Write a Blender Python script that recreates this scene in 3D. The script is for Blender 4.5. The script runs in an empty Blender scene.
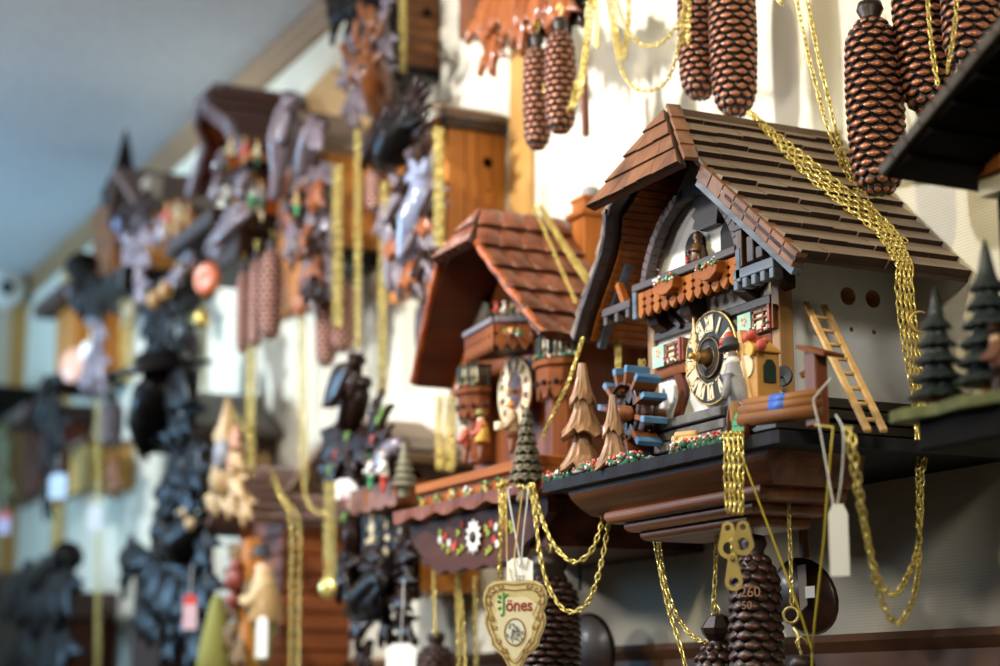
import bpy, bmesh, math, random
from mathutils import Vector, Matrix, Quaternion
random.seed(7)
SC = bpy.context.scene
COL = SC.collection
V = Vector
PI = math.pi
# ------------------------------------------------------------------ camera
# the shop wall is the plane y = 0, the room lies at y < 0, the wall recedes towards -x
F, HZ, VPL = 1858.0, 700.0, -420.0
CAM = V((0, -1.25, 1.5))
pitch = math.atan((HZ - 333) / F)
yaw = math.atan((500 - VPL) / math.hypot(F, HZ - 333))
FWD = V((-math.cos(yaw) * math.cos(pitch), math.sin(yaw) * math.cos(pitch), math.sin(pitch)))
RGT = V((math.sin(yaw), math.cos(yaw), 0))
UPV = RGT.cross(FWD)
cam_d = bpy.data.cameras.new('camera')
cam = bpy.data.objects.new('camera', cam_d)
COL.objects.link(cam)
M = Matrix((RGT, UPV, -FWD)).transposed().to_4x4()
M.translation = CAM
cam.matrix_world = M
cam_d.sensor_width = 36
cam_d.lens = F * 36 / 1000
cam_d.clip_start = .05
cam_d.dof.use_dof = True
cam_d.dof.focus_distance = 1.92
cam_d.dof.aperture_fstop = 3.1
SC.camera = cam

def ray(u, v):
    return FWD + RGT * ((u - 500) / F) + UPV * ((333 - v) / F)
def P(u, v, off=0.0):
    """where the sight line of a measured point meets the plane off metres in front of the wall"""
    d = ray(u, v)
    return CAM + d * ((-off - CAM.y) / d.y)
def PX(u, v, x):
    d = ray(u, v)
    return CAM + d * (x / d.x)
def PZ(u, v, z):
    d = ray(u, v)
    return CAM + d * ((z - CAM.z) / d.z)

# ------------------------------------------------------------------ materials
MATS = {}
def new_mat(name):
    m = bpy.data.materials.new(name)
    m.use_nodes = True
    nt = m.node_tree
    return m, nt, nt.nodes['Principled BSDF']
def srgb(h):
    c = [int(h[i:i + 2], 16) / 255 for i in (0, 2, 4)]
    return tuple((x / 12.92 if x <= .04045 else ((x + .055) / 1.055) ** 2.4) for x in c) + (1,)
def mix_noise(nt, bs, c1, c2, scale, detail=4, lo=.35, hi=.65, mapscale=(1, 1, 1), bump=0.0):
    tc = nt.nodes.new('ShaderNodeTexCoord')
    mp = nt.nodes.new('ShaderNodeMapping')
    mp.inputs['Scale'].default_value = mapscale
    nt.links.new(tc.outputs['Object'], mp.inputs['Vector'])
    n = nt.nodes.new('ShaderNodeTexNoise')
    n.inputs['Scale'].default_value = scale
    n.inputs['Detail'].default_value = detail
    nt.links.new(mp.outputs['Vector'], n.inputs['Vector'])
    r = nt.nodes.new('ShaderNodeValToRGB')
    r.color_ramp.elements[0].position = lo
    r.color_ramp.elements[1].position = hi
    r.color_ramp.elements[0].color = c1
    r.color_ramp.elements[1].color = c2
    nt.links.new(n.outputs['Fac'], r.inputs['Fac'])
    nt.links.new(r.outputs['Color'], bs.inputs['Base Color'])
    if bump:
        b = nt.nodes.new('ShaderNodeBump')
        b.inputs['Strength'].default_value = bump
        b.inputs['Distance'].default_value = .001
        nt.links.new(n.outputs['Fac'], b.inputs['Height'])
        nt.links.new(b.outputs['Normal'], bs.inputs['Normal'])
    return n
def wood(name, a, b, axis='x', scale=60, rough=.42, bump=.25, coat=0.0, stretch=.07, spec=.32):
    if name in MATS:
        return MATS[name]
    m, nt, bs = new_mat(name)
    s = {'x': (stretch, 1, 1), 'y': (1, stretch, 1), 'z': (1, 1, stretch)}[axis]
    mix_noise(nt, bs, srgb(a), srgb(b), scale, 5, .3, .7, s, bump)
    bs.inputs['Roughness'].default_value = rough
    bs.inputs['Specular IOR Level'].default_value = spec
    bs.inputs['Coat Weight'].default_value = coat * .6
    bs.inputs['Coat Roughness'].default_value = .15
    MATS[name] = m
    return m
def paint(name, a, rough=.5, b=None, scale=40, metallic=0.0, bump=0.0, coat=0.0):
    if name in MATS:
        return MATS[name]
    m, nt, bs = new_mat(name)
    if b:
        mix_noise(nt, bs, srgb(a), srgb(b), scale, 4, .35, .65, (1, 1, 1), bump)
    else:
        bs.inputs['Base Color'].default_value = srgb(a)
    bs.inputs['Roughness'].default_value = rough
    bs.inputs['Metallic'].default_value = metallic
    bs.inputs['Coat Weight'].default_value = coat
    MATS[name] = m
    return m
brass = paint('chain brass', 'e8d480', .25, 'd6bd62', 90, .62)
brass_pale = paint('pale brass plate', 'dcc277', .38, 'cdb268', 30, .55)
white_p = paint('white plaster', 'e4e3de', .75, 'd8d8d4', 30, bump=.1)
side_p = paint('shaded side plaster', 'cdcfd1', .7, 'c3c5c8', 25, bump=.1)  # side shading and lamp tint correction put into the plaster colour
black_w = wood('black stained wood', '15110f', '251e1b', 'x', 50, .38, .3, .25)
dark_w = wood('dark brown wood', '24150f', '43281b', 'x', 60, .4, .3, .2)
darkz_w = wood('dark brown upright wood', '24150f', '43281b', 'z', 60, .4, .3, .2)
mid_w = wood('brown wood', '5a3119', '8a5128', 'x', 60, .42)
midz_w = wood('brown upright wood', '5a3119', '8a5128', 'z', 60, .42)
midy_w = wood('brown cross wood', '5a3119', '8a5128', 'y', 60, .42)
orange_w = wood('orange brown wood', '84451d', 'b0692c', 'x', 60, .5, spec=.15)
orangez_w = wood('orange brown upright wood', '86481e', 'b26c2e', 'z', 60, .5, spec=.12)
light_w = wood('pale wood', 'c79a5c', 'dcb67c', 'x', 70, .5)
lightz_w = wood('pale upright wood', 'c79a5c', 'dcb67c', 'z', 70, .5)
tree_w = wood('carved pale brown wood', '7f5a3c', 'b48a64', 'z', 90, .38, .3, .2, .15)
shingle_w = wood('weathered grey brown shingle', '6b5b4b', '988370', 'y', 45, .6, .5)
shingle_e = wood('shadowed shingle edge', '1e120c', '38221a', 'y', 60, .6, .4)  # shadow lines between rows put into the darker edge colour
hip_w = wood('orange brown shingle', '5f3d29', '9a6846', 'z', 40, .45, .4, .1)
bluegrey = wood('blue grey daylit wood', '3d4652', '6a7683', 'x', 70, .4)  # bluish daylight caught by the edges is put into this colour
grey_rail = wood('dark grey violet rail', '3f3536', '5c4e4d', 'x', 70, .45)
stone_g = paint('dark grey stone', '4d4c4b', .7, '6d6b68', 60, bump=.4)
blk = paint('black paint', '101114', .6)
blkm = paint('matt black', '0e0d0d', .8)
gold_p = paint('gold paint', 'dcb968', .35, 'c9a04e', 60, .55)
cream_p = paint('cream paint', 'e6d8b2', .5)
blue_p = paint('blue paddle paint', '5f8fb5', .45, '4a78a0', 40)
turq_p = paint('turquoise paint', '8dbca6', .5, 'a9cdb4', 60)
green_p = paint('green paint', '3f9a5f', .5)
dgreen_p = paint('dark green flock', '24503c', .85, '356b4e', 120)
red_p = paint('red paint', 'c8432f', .5)
pink_p = paint('salmon red paint', 'e0705c', .5)
yellow_p = paint('yellow paint', 'e2b53c', .5)
white_c = paint('white paint', 'f0efe8', .5)
skin_p = paint('painted skin', 'e0b48c', .5)
grey_p = paint('grey paint', '9a9a9c', .5, '7c7c80', 50)
tan_p = paint('tan paint', 'b98a4d', .5)
lichen_p = paint('grey moss', '7d7a72', .9, 'a5a197', 150, bump=.5)

# ------------------------------------------------------------------ mesh helper
ORG = {}
class MB:
    def __init__(s, mat=None):
        s.bm = bmesh.new(); s.mats = []; s.mi = 0; s.sm = False
        if mat: s.m(mat)
    def m(s, mat, smooth=None):
        if mat not in s.mats: s.mats.append(mat)
        s.mi = s.mats.index(mat)
        if smooth is not None: s.sm = smooth
        return s
    def f(s, vs):
        try:
            fa = s.bm.faces.new(vs)
        except ValueError:
            return None
        fa.material_index = s.mi; fa.smooth = s.sm
        return fa
    def v(s, p): return s.bm.verts.new(p)
    def poly_prism(s, pts, ext):
        """closed 3D polygon pushed along the vector ext"""
        ext = V(ext)
        a = [s.v(p) for p in pts]; b = [s.v(V(p) + ext) for p in pts]
        n = len(a)
        s.f(a[::-1]); s.f(b)
        for i in range(n): s.f((a[i], a[(i + 1) % n], b[(i + 1) % n], b[i]))
        return s
    def box(s, c, sz, rot=None):
        c = V(c); h = V(sz) / 2
        R = rot or Matrix.Identity(3)
        q = [s.v(c + R @ V((h.x * i, h.y * j, h.z * k))) for i in (-1, 1) for j in (-1, 1) for k in (-1, 1)]
        for t in ((0, 1, 3, 2), (4, 6, 7, 5), (0, 4, 5, 1), (2, 3, 7, 6), (0, 2, 6, 4), (1, 5, 7, 3)):
            s.f([q[i] for i in t])
        return s
    def bx(s, x0, x1, o0, o1, z0, z1):
        """box given by x range, distance-from-wall range and z range"""
        return s.box(((x0 + x1) / 2, -(o0 + o1) / 2, (z0 + z1) / 2), (abs(x1 - x0), abs(o1 - o0), abs(z1 - z0)))
    def bar(s, a, b, w, h, up=(0, 0, 1)):
        a = V(a); b = V(b); d = b - a
        x = d.normalized(); z = V(up); z = (z - x * z.dot(x))
        if z.length < 1e-6: z = V((1, 0, 0)) - x * x.x
        z.normalize(); y = z.cross(x)
        return s.box((a + b) / 2, (d.length, w, h), Matrix((x, y, z)).transposed())
    def frames(s, pts, closed):
        n = len(pts); out = []; prev = None
        for i in range(n):
            if closed: t = pts[(i + 1) % n] - pts[i - 1]
            else: t = pts[min(i + 1, n - 1)] - pts[max(i - 1, 0)]
            t = t.normalized() if t.length > 1e-9 else V((0, 0, 1))
            if prev is None:
                a = V((0, 1, 0)) if abs(t.y) < .9 else V((1, 0, 0))
                u = (a - t * a.dot(t)).normalized()
            else:
                u = prev - t * prev.dot(t)
                u = u.normalized() if u.length > 1e-6 else t.orthogonal().normalized()
            prev = u; out.append((t, u, t.cross(u)))
        return out
    def tube(s, pts, r, n=8, closed=False, flat=1.0, caps=True):
        """round bar along pts, r a number or a list; flat squashes the second direction"""
        pts = [V(p) for p in pts]; sm = s.sm; s.sm = True
        fr = s.frames(pts, closed); rings = []
        for i, p in enumerate(pts):
            ri = r[i] if isinstance(r, (list, tuple)) else r
            t, u, w = fr[i]
            rings.append([s.v(p + u * (ri * math.cos(2 * PI * k / n) * flat) + w * (ri * math.sin(2 * PI * k / n))) for k in range(n)])
        m_ = len(rings)
        for i in range(m_ if closed else m_ - 1):
            a, b = rings[i], rings[(i + 1) % m_]
            for k in range(n): s.f((a[k], a[(k + 1) % n], b[(k + 1) % n], b[k]))
        if not closed and caps: s.f(rings[0][::-1]); s.f(rings[-1])
        s.sm = sm
        return s
    def lathe(s, prof, n, o, axis=(0, 0, 1), flute=None, smooth=True, sx=1, sy=1):
        """prof: (radius, height) list round the axis through o"""
        o = V(o); z = V(axis).normalized(); x = z.orthogonal().normalized()
        if abs(z.z) > .99: x = V((1, 0, 0))
        y = z.cross(x); sm = s.sm; s.sm = smooth; rings = []
        for i, (r, h) in enumerate(prof):
            ring = []
            for k in range(n):
                a = 2 * PI * k / n; rr, hh = r, h
                if flute: rr, hh = flute(i, k, r, h)
                ring.append(s.v(o + z * hh + x * (rr * math.cos(a) * sx) + y * (rr * math.sin(a) * sy)))
            rings.append(ring)
        for a, b in zip(rings, rings[1:]):
            for k in range(n): s.f((a[k], a[(k + 1) % n], b[(k + 1) % n], b[k]))
        s.f(rings[0][::-1]); s.f(rings[-1])
        s.sm = sm
        return s
    def disc(s, c, r, t, n=32, axis=(0, -1, 0)):
        return s.lathe([(r, 0), (r, t)], n, c, axis, smooth=False)
    def ring(s, c, r, w, axis=(0, -1, 0), n=24, k=6):
        z = V(axis).normalized(); x = z.orthogonal().normalized(); y = z.cross(x)
        return s.tube([V(c) + x * (r * math.cos(2 * PI * i / n)) + y * (r * math.sin(2 * PI * i / n)) for i in range(n)], w, k, True)
    def ell(s, c, r, rot=None, n=10, rings=6):
        c = V(c); r = V(r) if not isinstance(r, (int, float)) else V((r, r, r))
        R = rot or Matrix.Identity(3); sm = s.sm; s.sm = True
        rs = []
        for i in range(1, rings):
            t = PI * i / rings
            rs.append([s.v(c + R @ V((r.x * math.sin(t) * math.cos(2 * PI * k / n), r.y * math.sin(t) * math.sin(2 * PI * k / n), r.z * math.cos(t)))) for k in range(n)])
        top = s.v(c + R @ V((0, 0, r.z))); bot = s.v(c - R @ V((0, 0, r.z)))
        for k in range(n):
            s.f((top, rs[0][k], rs[0][(k + 1) % n])); s.f((bot, rs[-1][(k + 1) % n], rs[-1][k]))
        for a, b in zip(rs, rs[1:]):
            for k in range(n): s.f((a[k], b[k], b[(k + 1) % n], a[(k + 1) % n]))
        s.sm = sm
        return s
    def leaf(s, a, b, w, t=.006, nrm=(0, -1, 0), lobes=3, bend=.25, seg=9):
        """carved leaf from stalk a to tip b: thick, creased along the middle, lobed rim, bulging along nrm"""
        a = V(a); b = V(b); d = b - a; L = d.length; x = d / L
        nn = V(nrm); nn = (nn - x * nn.dot(x)).normalized(); y = nn.cross(x)
        sm = s.sm; s.sm = True
        rows = []
        for i in range(seg + 1):
            u = i / seg
            hw = w / 2 * (math.sin(PI * min(1, u * 1.02 + .04)) ** .7) * (1 + (.22 * math.cos(2 * PI * u * lobes) if lobes else 0))
            hw = max(hw, .0006)
            lift = bend * L * math.sin(PI * u) * .6
            base = a + x * (L * u) + nn * lift
            rows.append([s.v(base + y * (hw * q) + nn * (t * h)) for q, h in ((-1, .0), (-.5, .75), (0, .35), (.5, .75), (1, .0), (.5, -.5), (-.5, -.5))])
        for p, q in zip(rows, rows[1:]):
            for k in range(7): s.f((p[k], q[k], q[(k + 1) % 7], p[(k + 1) % 7]))
        s.f(rows[0]); s.f(rows[-1][::-1])
        s.sm = sm
        return s
    def build(s, name, parent=None, origin=None, bevel=0.0, seg=1):
        o = V(origin) if origin is not None else (V(ORG[parent.name]) if parent else V((0, 0, 0)))
        bmesh.ops.recalc_face_normals(s.bm, faces=s.bm.faces)
        for v in s.bm.verts: v.co -= o
        me = bpy.data.meshes.new(name)
        s.bm.to_mesh(me); s.bm.free()
        for m_ in s.mats: me.materials.append(m_)
        ob = bpy.data.objects.new(name, me)
        COL.objects.link(ob)
        ORG[ob.name] = o
        if parent:
            ob.parent = parent
            ob.location = o - V(ORG[parent.name])
        else:
            ob.location = o
        if bevel:
            b = ob.modifiers.new('edge', 'BEVEL'); b.width = bevel; b.segments = seg; b.limit_method = 'ANGLE'
        return ob

def tag(o, label=None, cat=None, group=None, kind=None):
    for k, x in (('label', label), ('category', cat), ('group', group), ('kind', kind)):
        if x: o[k] = x
    return o
def empty(name, loc, label, cat, group=None):
    o = bpy.data.objects.new(name, None)
    COL.objects.link(o)
    o.location = loc; o.empty_display_size = .02
    ORG[o.name] = V(loc)
    return tag(o, label, cat, group)
def copy_tree(o, parent=None):
    c = o.copy(); COL.objects.link(c)
    if parent:
        c.parent = parent
    for ch in list(o.children): copy_tree(ch, c)
    return c
def cut(ob, make, inner=None):
    """carve holes: make(cutter MB) adds the cutters, inner is the material of the hole's wall"""
    mb = MB(inner)
    make(mb)
    c = mb.build('cutter')
    c.data.transform(Matrix.Translation(-ORG[ob.name]))
    W = ob.matrix_basis.copy()
    c.parent = ob
    md = ob.modifiers.new('holes', 'BOOLEAN'); md.operation = 'DIFFERENCE'; md.object = c; md.solver = 'EXACT'
    try: md.material_mode = 'TRANSFER'
    except Exception: pass
    dg = bpy.context.evaluated_depsgraph_get(); dg.update()
    me = bpy.data.meshes.new_from_object(ob.evaluated_get(dg))
    ob.modifiers.remove(md)
    ob.data = me
    bpy.data.objects.remove(c)
def lerp(a, b, t): return a + (b - a) * t
def spline(pts, n=8):
    """smooth run of points through pts"""
    pts = [V(p) for p in pts]
    if len(pts) < 3: return [pts[0].lerp(pts[-1], i / n) for i in range(n + 1)]
    q = [pts[0] * 2 - pts[1]] + pts + [pts[-1] * 2 - pts[-2]]
    out = []
    for i in range(1, len(q) - 2):
        a, b, c, d = q[i - 1:i + 3]
        for k in range(n):
            t = k / n
            out.append(.5 * ((2 * b) + (c - a) * t + (2 * a - 5 * b + 4 * c - d) * t * t + (3 * b - a - 3 * c + d) * t ** 3))
    return out + [pts[-1]]

# ------------------------------------------------------------------ figures
def figure(joints, edges, radii, root=0, name='body', mats=None, sub=1):
    """one continuous skinned body from joints (world points) and edges, baked to a mesh"""
    me = bpy.data.meshes.new(name)
    me.from_pydata([tuple(j) for j in joints], edges, [])
    ob = bpy.data.objects.new(name, me); COL.objects.link(ob)
    sk = ob.modifiers.new('skin', 'SKIN'); sk.use_smooth_shade = True
    for i, r in enumerate(radii):
        d = me.skin_vertices[0].data[i]
        d.radius = (r, r) if isinstance(r, (int, float)) else r
        d.use_root = (i == root)
    if sub:
        sb = ob.modifiers.new('sub', 'SUBSURF'); sb.levels = sub; sb.render_levels = sub
    dg = bpy.context.evaluated_depsgraph_get(); dg.update()
    out = bpy.data.meshes.new_from_object(ob.evaluated_get(dg))
    bpy.data.objects.remove(ob)
    return out
# ------------------------------------------------------------------ the setting
def structure(mb, name, **k):
    return tag(mb.build(name, None, **k), kind='structure')
def wall_mat():
    m, nt, bs = new_mat('cream ribbed wall covering')
    tc = nt.nodes.new('ShaderNodeTexCoord')
    w = nt.nodes.new('ShaderNodeTexWave'); w.wave_type = 'BANDS'; w.bands_direction = 'Z'
    w.inputs['Scale'].default_value = 95; w.inputs['Distortion'].default_value = 1.2; w.inputs['Detail'].default_value = 1
    n = nt.nodes.new('ShaderNodeTexNoise'); n.inputs['Scale'].default_value = 260; n.inputs['Detail'].default_value = 3
    nt.links.new(tc.outputs['Object'], w.inputs['Vector']); nt.links.new(tc.outputs['Object'], n.inputs['Vector'])
    mx = nt.nodes.new('ShaderNodeMath'); mx.operation = 'MULTIPLY_ADD'; mx.inputs[1].default_value = .6
    nt.links.new(n.outputs['Fac'], mx.inputs[0]); nt.links.new(w.outputs['Fac'], mx.inputs[2])
    b = nt.nodes.new('ShaderNodeBump'); b.inputs['Strength'].default_value = .15; b.inputs['Distance'].default_value = .001
    nt.links.new(mx.outputs[0], b.inputs['Height']); nt.links.new(b.outputs['Normal'], bs.inputs['Normal'])
    n2 = nt.nodes.new('ShaderNodeTexNoise'); n2.inputs['Scale'].default_value = 3
    r = nt.nodes.new('ShaderNodeValToRGB')
    r.color_ramp.elements[0].color = srgb('d8d0b8'); r.color_ramp.elements[1].color = srgb('dfd8c3')
    nt.links.new(tc.outputs['Object'], n2.inputs['Vector']); nt.links.new(n2.outputs['Fac'], r.inputs['Fac'])
    nt.links.new(r.outputs['Color'], bs.inputs['Base Color'])
    bs.inputs['Roughness'].default_value = .8
    return m
wallm = wall_mat()
XF = -6.25           # far wall
CEIL = 2.897
structure(MB(wallm).bx(XF - .1, 1.2, -.1, 0, 0, CEIL + .1), 'wall_right')
structure(MB(paint('far wall', 'd6d0bd', .8)).bx(XF - .1, XF, 0, 3.6, 0, CEIL + .1), 'wall_far')
ceil_m = paint('ceiling plaster', 'd2d2d0', .9, 'b9bbbc', 160, bump=.8)
structure(MB(ceil_m).bx(XF - .1, 1.2, -.1, 3.6, CEIL, CEIL + .1), 'ceiling')
structure(MB(paint('floor board', '4a4036', .7, '3c342c', 6)).bx(XF - .1, 1.2, -.1, 3.6, -.1, 0), 'floor')
trim_m = wood('tan trim wood', '7d5f40', '98774f', 'x', 20, .5, .1)
trimz_m = wood('golden batten wood', 'b98a48', 'd0a05a', 'z', 20, .5, .1)
def crown(a, b, nrm, name):
    a = V(a); b = V(b); nrm = V(nrm)
    mb = MB(trim_m)
    prof = [(0, 0), (.022, 0), (.022, -.012), (.018, -.020), (.013, -.046), (.010, -.052), (.010, -.068), (0, -.068)]
    mb.poly_prism([a + nrm * p + V((0, 0, q)) for p, q in prof], b - a)
    structure(mb, name)
crown((XF, 0, CEIL), (1.2, 0, CEIL), (0, -1, 0), 'trim_1')
crown((XF, 0, CEIL), (XF, -3.6, CEIL), (1, 0, 0), 'trim_2')
def batten(u0, u1, v, name, off=.009):
    a = P(u0, v, 0); b = P(u1, v, 0)
    structure(MB(trimz_m).bx(a.x, b.x, 0, off, 0, CEIL - .068), name, bevel=.002)
batten(514, 535, 120, 'trim_3')
batten(63, 74, 330, 'trim_4')
structure(MB(trimz_m).bx(XF, XF + .03, 0, .05, 0, CEIL - .068), 'trim_5')
# dado rail low on the wall
zr = P(650, 645, 0).z
railm = wood('rail wood', '5d3a20', '7d5230', 'x', 20, .5, .1)
rb = MB(railm)
rb.poly_prism([(XF, 0, zr), (XF, -.018, zr), (XF, -.022, zr - .008), (XF, -.012, zr - .02), (XF, -.012, zr - .07), (XF, 0, zr - .07)], (-XF + 1.2, 0, 0))
structure(rb, 'trim_6')

# thin flat tan patch on the wall behind the clocks
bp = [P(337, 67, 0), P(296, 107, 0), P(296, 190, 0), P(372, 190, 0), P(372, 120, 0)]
tb = MB(wood('tan patch tone', 'c9a672', 'd4b27f', 'x', 14, .6, .05)).poly_prism([p + V((0, -.002, 0)) for p in bp], (0, -.008, 0)).build('tan_patch', None, origin=bp[2])
tag(tb, 'plain tan patch flat on the wall behind the stag head clock', 'board')

# security camera on the far wall
c0 = PX(4, 288, XF + .07)
e = empty('security_camera', c0, 'small white security camera high on the far wall below the ceiling', 'camera')
MB(white_c).lathe([(.004, -.07), (.05, -.07), (.052, -.045), (.07, -.02), (.07, .03), (.06, .045), (.01, .05)], 20, c0, (1, 0, 0)).build('housing', e)
MB(blk).lathe([(.001, .048), (.024, .048), (.022, .058), (.012, .064), (.002, .065)], 16, c0 + V((0, -.0, -.008)), (1, 0, 0)).build('lens', e)

# ------------------------------------------------------------------ light of the shop
def area(name, loc, target, size, power, col, spread=180):
    d = bpy.data.lights.new(name, 'AREA'); d.shape = 'DISK'; d.size = size; d.energy = power; d.color = col
    d.spread = math.radians(spread)
    o = bpy.data.objects.new(name, d); COL.objects.link(o)
    o.location = loc
    o.rotation_euler = (V(target) - V(loc)).to_track_quat('-Z', 'Y').to_euler()
    return o
def spot(name, loc, target, size, power, col, angle=60, blend=.6):
    d = bpy.data.lights.new(name, 'SPOT'); d.shadow_soft_size = size; d.energy = power; d.color = col
    d.spot_size = math.radians(angle); d.spot_blend = blend
    o = bpy.data.objects.new(name, d); COL.objects.link(o)
    o.location = loc
    o.rotation_euler = (V(target) - V(loc)).to_track_quat('-Z', 'Y').to_euler()
    return o
spot('ceiling_spot_near', (-1.05, -1.6, 2.85), (-1.7, 0, 1.95), .05, 56, (1, .86, .50), 70, 1)
spot('ceiling_spot_side', (.45, -1.15, 2.85), (-1.6, -.1, 1.85), .35, 170, (1, .94, .82), 50, .8)
spot('ceiling_spot_middle', (-2.35, -1.55, 2.85), (-2.4, 0, 1.9), .05, 185, (.95, .96, 1), 84, .9)
spot('ceiling_spot_far', (-4.0, -1.4, 2.85), (-4.1, 0, 1.8), .06, 175, (.74, .87, 1), 92, .8)
area('ceiling_wash_far', (-5.7, -2.2, 2.15), (-5.2, -1.2, 2.95), 1.0, 46, (.36, .66, 1), 130)  # unseen blue uplight, added to wash the far ceiling with daylight tone
spot('ceiling_spot_entrance', (-5.0, -3.3, 2.8), (-1.85, -.2, 1.85), .25, 265, (.99, .97, .95), 34, .9)
area('ceiling_wash_middle', (-2.4, -2.0, 2.2), (-2.6, -1.2, 2.9), .5, 24, (1, .94, .88), 150)  # unseen uplight added to brighten the ceiling, no fitting hangs here
w = bpy.data.worlds.new('shop'); SC.world = w; w.use_nodes = True
w.node_tree.nodes['Background'].inputs[0].default_value = (.9, .92, 1, 1)
w.node_tree.nodes['Background'].inputs[1].default_value = .03
SC.view_settings.view_transform = 'Standard'
SC.view_settings.look = 'None'
SC.view_settings.exposure = -.1
SC.view_settings.gamma = 1
SC.view_settings.use_curve_mapping = False
try:
    SC.cycles.use_denoising = True
    SC.cycles.max_bounces = 6
except Exception:
    pass

# ------------------------------------------------------------------ chains, cones, tags
def resample(pts, step):
    pts = [V(p) for p in pts]
    out = [pts[0]]; need = step; prev = pts[0]
    for p in pts[1:]:
        d = (p - prev).length
        while d >= need and d > 1e-9:
            prev = prev.lerp(p, need / d); out.append(prev)
            d = (p - prev).length; need = step
        need -= d; prev = p
    return out
def chain(label, path, pitch=.008, wire=.001, group=None, name='brass_chain', mat=None, n=8, k=4, phase=0.3, cat='chain', rng=None):
    """links threaded along path, every second link turned by a quarter"""
    pts = resample(path, pitch)
    mb = MB(mat or brass); mb.sm = True
    fr = mb.frames(pts, False)
    A = pitch * .5 + wire * 1.25; B = pitch * .31
    for i in range(len(pts) - 1):
        t, u, w_ = fr[i]
        c = (pts[i] + pts[i + 1]) / 2
        d = (pts[i + 1] - pts[i]).normalized()
        a = phase + (PI / 2 if i % 2 else 0) + random.uniform(-.25, .25)
        q0 = d.cross(V((-.55, .83, 0))).normalized(); q1 = d.cross(q0)
        x = q0 * math.cos(a) + q1 * math.sin(a)
        loop = []
        for j in range(n):
            q = 2 * PI * j / n
            cx, sx = math.cos(q), math.sin(q)
            loop.append(c + d * (A * math.copysign(abs(cx) ** .7, cx)) + x * (B * math.copysign(abs(sx) ** .8, sx)))
        mb.tube(loop, wire, k, True)
    o = mb.build(name, None, origin=path[0])
    return tag(o, label, cat, group)
def hang(*uvo, n=8):
    """smooth run through measured (u, v, distance from wall) stations"""
    return spline([P(*q) for q in uvo], n)
copper = paint('copper worn scale', 'b57a5c', .36, '8f553b', 160, .45)
cone_dk = paint('black brown cone', '1d120e', .45, '2e1c15', 80, .1)
cone_bz = paint('dark bronze cone', '3c231a', .4, '57362a', 120, .3)
def cone_mesh(L, R, rows, around, mat_tip, mat_body, name='cone', neck=True):
    """fir cone weight hanging down from z = 0"""
    mb = MB(mat_body)
    top = [(.002, .012), (R * .42, .010), (R * .5, .002), (R * .36, -.006)] if neck else [(.002, 0), (R * .3, -.002)]
    def rad(t):   # t from 0 top to 1 tip
        if t < .16: return R * lerp(.42, .93, math.sin(t / .16 * PI / 2))
        if t < .8: return R * lerp(.93, 1.0, math.sin((t - .16) / .64 * PI))
        return R * .93 * math.sqrt(max(0, 1 - ((t - .8) / .205) ** 2.2))
    prof = top + [(max(.001, rad(t / 24) * .93), -.008 - (L - .008) * t / 24) for t in range(25)]
    mb.lathe(prof, around * 2, (0, 0, 0))
    hh = (L - .008) / rows * 1.0
    for r in range(rows):
        t = (r + .5) / rows
        rr = rad(t); zc = -.008 - (L - .008) * t
        dr = (rad(min(1, t + .03)) - rad(max(0, t - .03)))
        for k in range(around):
            a = 2 * PI * (k + .5 * (r % 2)) / around
            rad_v = V((math.cos(a), math.sin(a), 0)); tan = V((-math.sin(a), math.cos(a), 0))
            ax = (V((0, 0, -1)) * (L * .06) + rad_v * dr).normalized()
            nr = tan.cross(ax); nr = nr if nr.dot(rad_v) > 0 else -nr
            hw = PI * rr / around * 1.02
            c = rad_v * rr + V((0, 0, zc))
            rim = []; mid = []
            for j in range(8):
                q = 2 * PI * j / 8
                sx = math.sin(q); cx = math.cos(q)
                al = cx * (.45 + .55 * cx * cx) if j % 2 else cx
                rim.append(mb.v(c + tan * (hw * 1.05 * sx) + ax * (hh * .72 * al) - nr * (R * .08)))
                mid.append(mb.v(c + tan * (hw * .84 * sx) + ax * (hh * (.42 * al + .14)) + nr * (R * .045)))
            cen = mb.v(c + ax * (hh * .22) + nr * (R * .085))
            for j in range(8):
                mb.m(mat_body, True).f((rim[j], rim[(j + 1) % 8], mid[(j + 1) % 8], mid[j]))
                mb.m(mat_tip, True).f((mid[j], mid[(j + 1) % 8], cen))
    return mb
def make_cone(loc, L, R, rows, around, label, group=None, tip=None, body=None, tilt=(0, 0), name='pine_cone_weight'):
    e = empty(name, loc, label, 'clock weight', group)
    ORG[e.name] = V((0, 0, 0))
    cone_mesh(L, R, rows, around, tip or copper, body or cone_dk).build('cone', e)
    h = MB(brass)
    h.tube([V((0, 0, .004)), V((0, 0, .016)), V((.004, 0, .02)), V((.005, 0, .025)), V((.0, 0, .03)), V((-.005, 0, .026)), V((-.005, 0, .022))], .001, 6)
    h.build('hook', e)
    e.rotation_euler = (tilt[0], tilt[1], random.uniform(0, 6))
    ORG[e.name] = V(loc)
    return e
def again(src, loc, label, scale=1, tilt=(0, 0), group=None):
    c = copy_tree(src); c.location = loc; c.scale = (scale,) * 3 if isinstance(scale, (int, float)) else scale
    c.rotation_euler = (tilt[0], tilt[1], random.uniform(0, 6))
    c['label'] = label
    if group: c['group'] = group
    elif 'group' in c: del c['group']
    return c
def text_mesh(s, size, mat, thick=.0004, bold=0.0):
    cu = bpy.data.curves.new('t', 'FONT'); cu.body = s; cu.size = size; cu.extrude = thick; cu.offset = bold; cu.align_x = 'CENTER'; cu.align_y = 'CENTER'
    o = bpy.data.objects.new('t', cu); COL.objects.link(o)
    dg = bpy.context.evaluated_depsgraph_get(); dg.update()
    me = bpy.data.meshes.new_from_object(o.evaluated_get(dg))
    bpy.data.objects.remove(o)
    me.materials.clear(); me.materials.append(mat)
    return me
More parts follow.
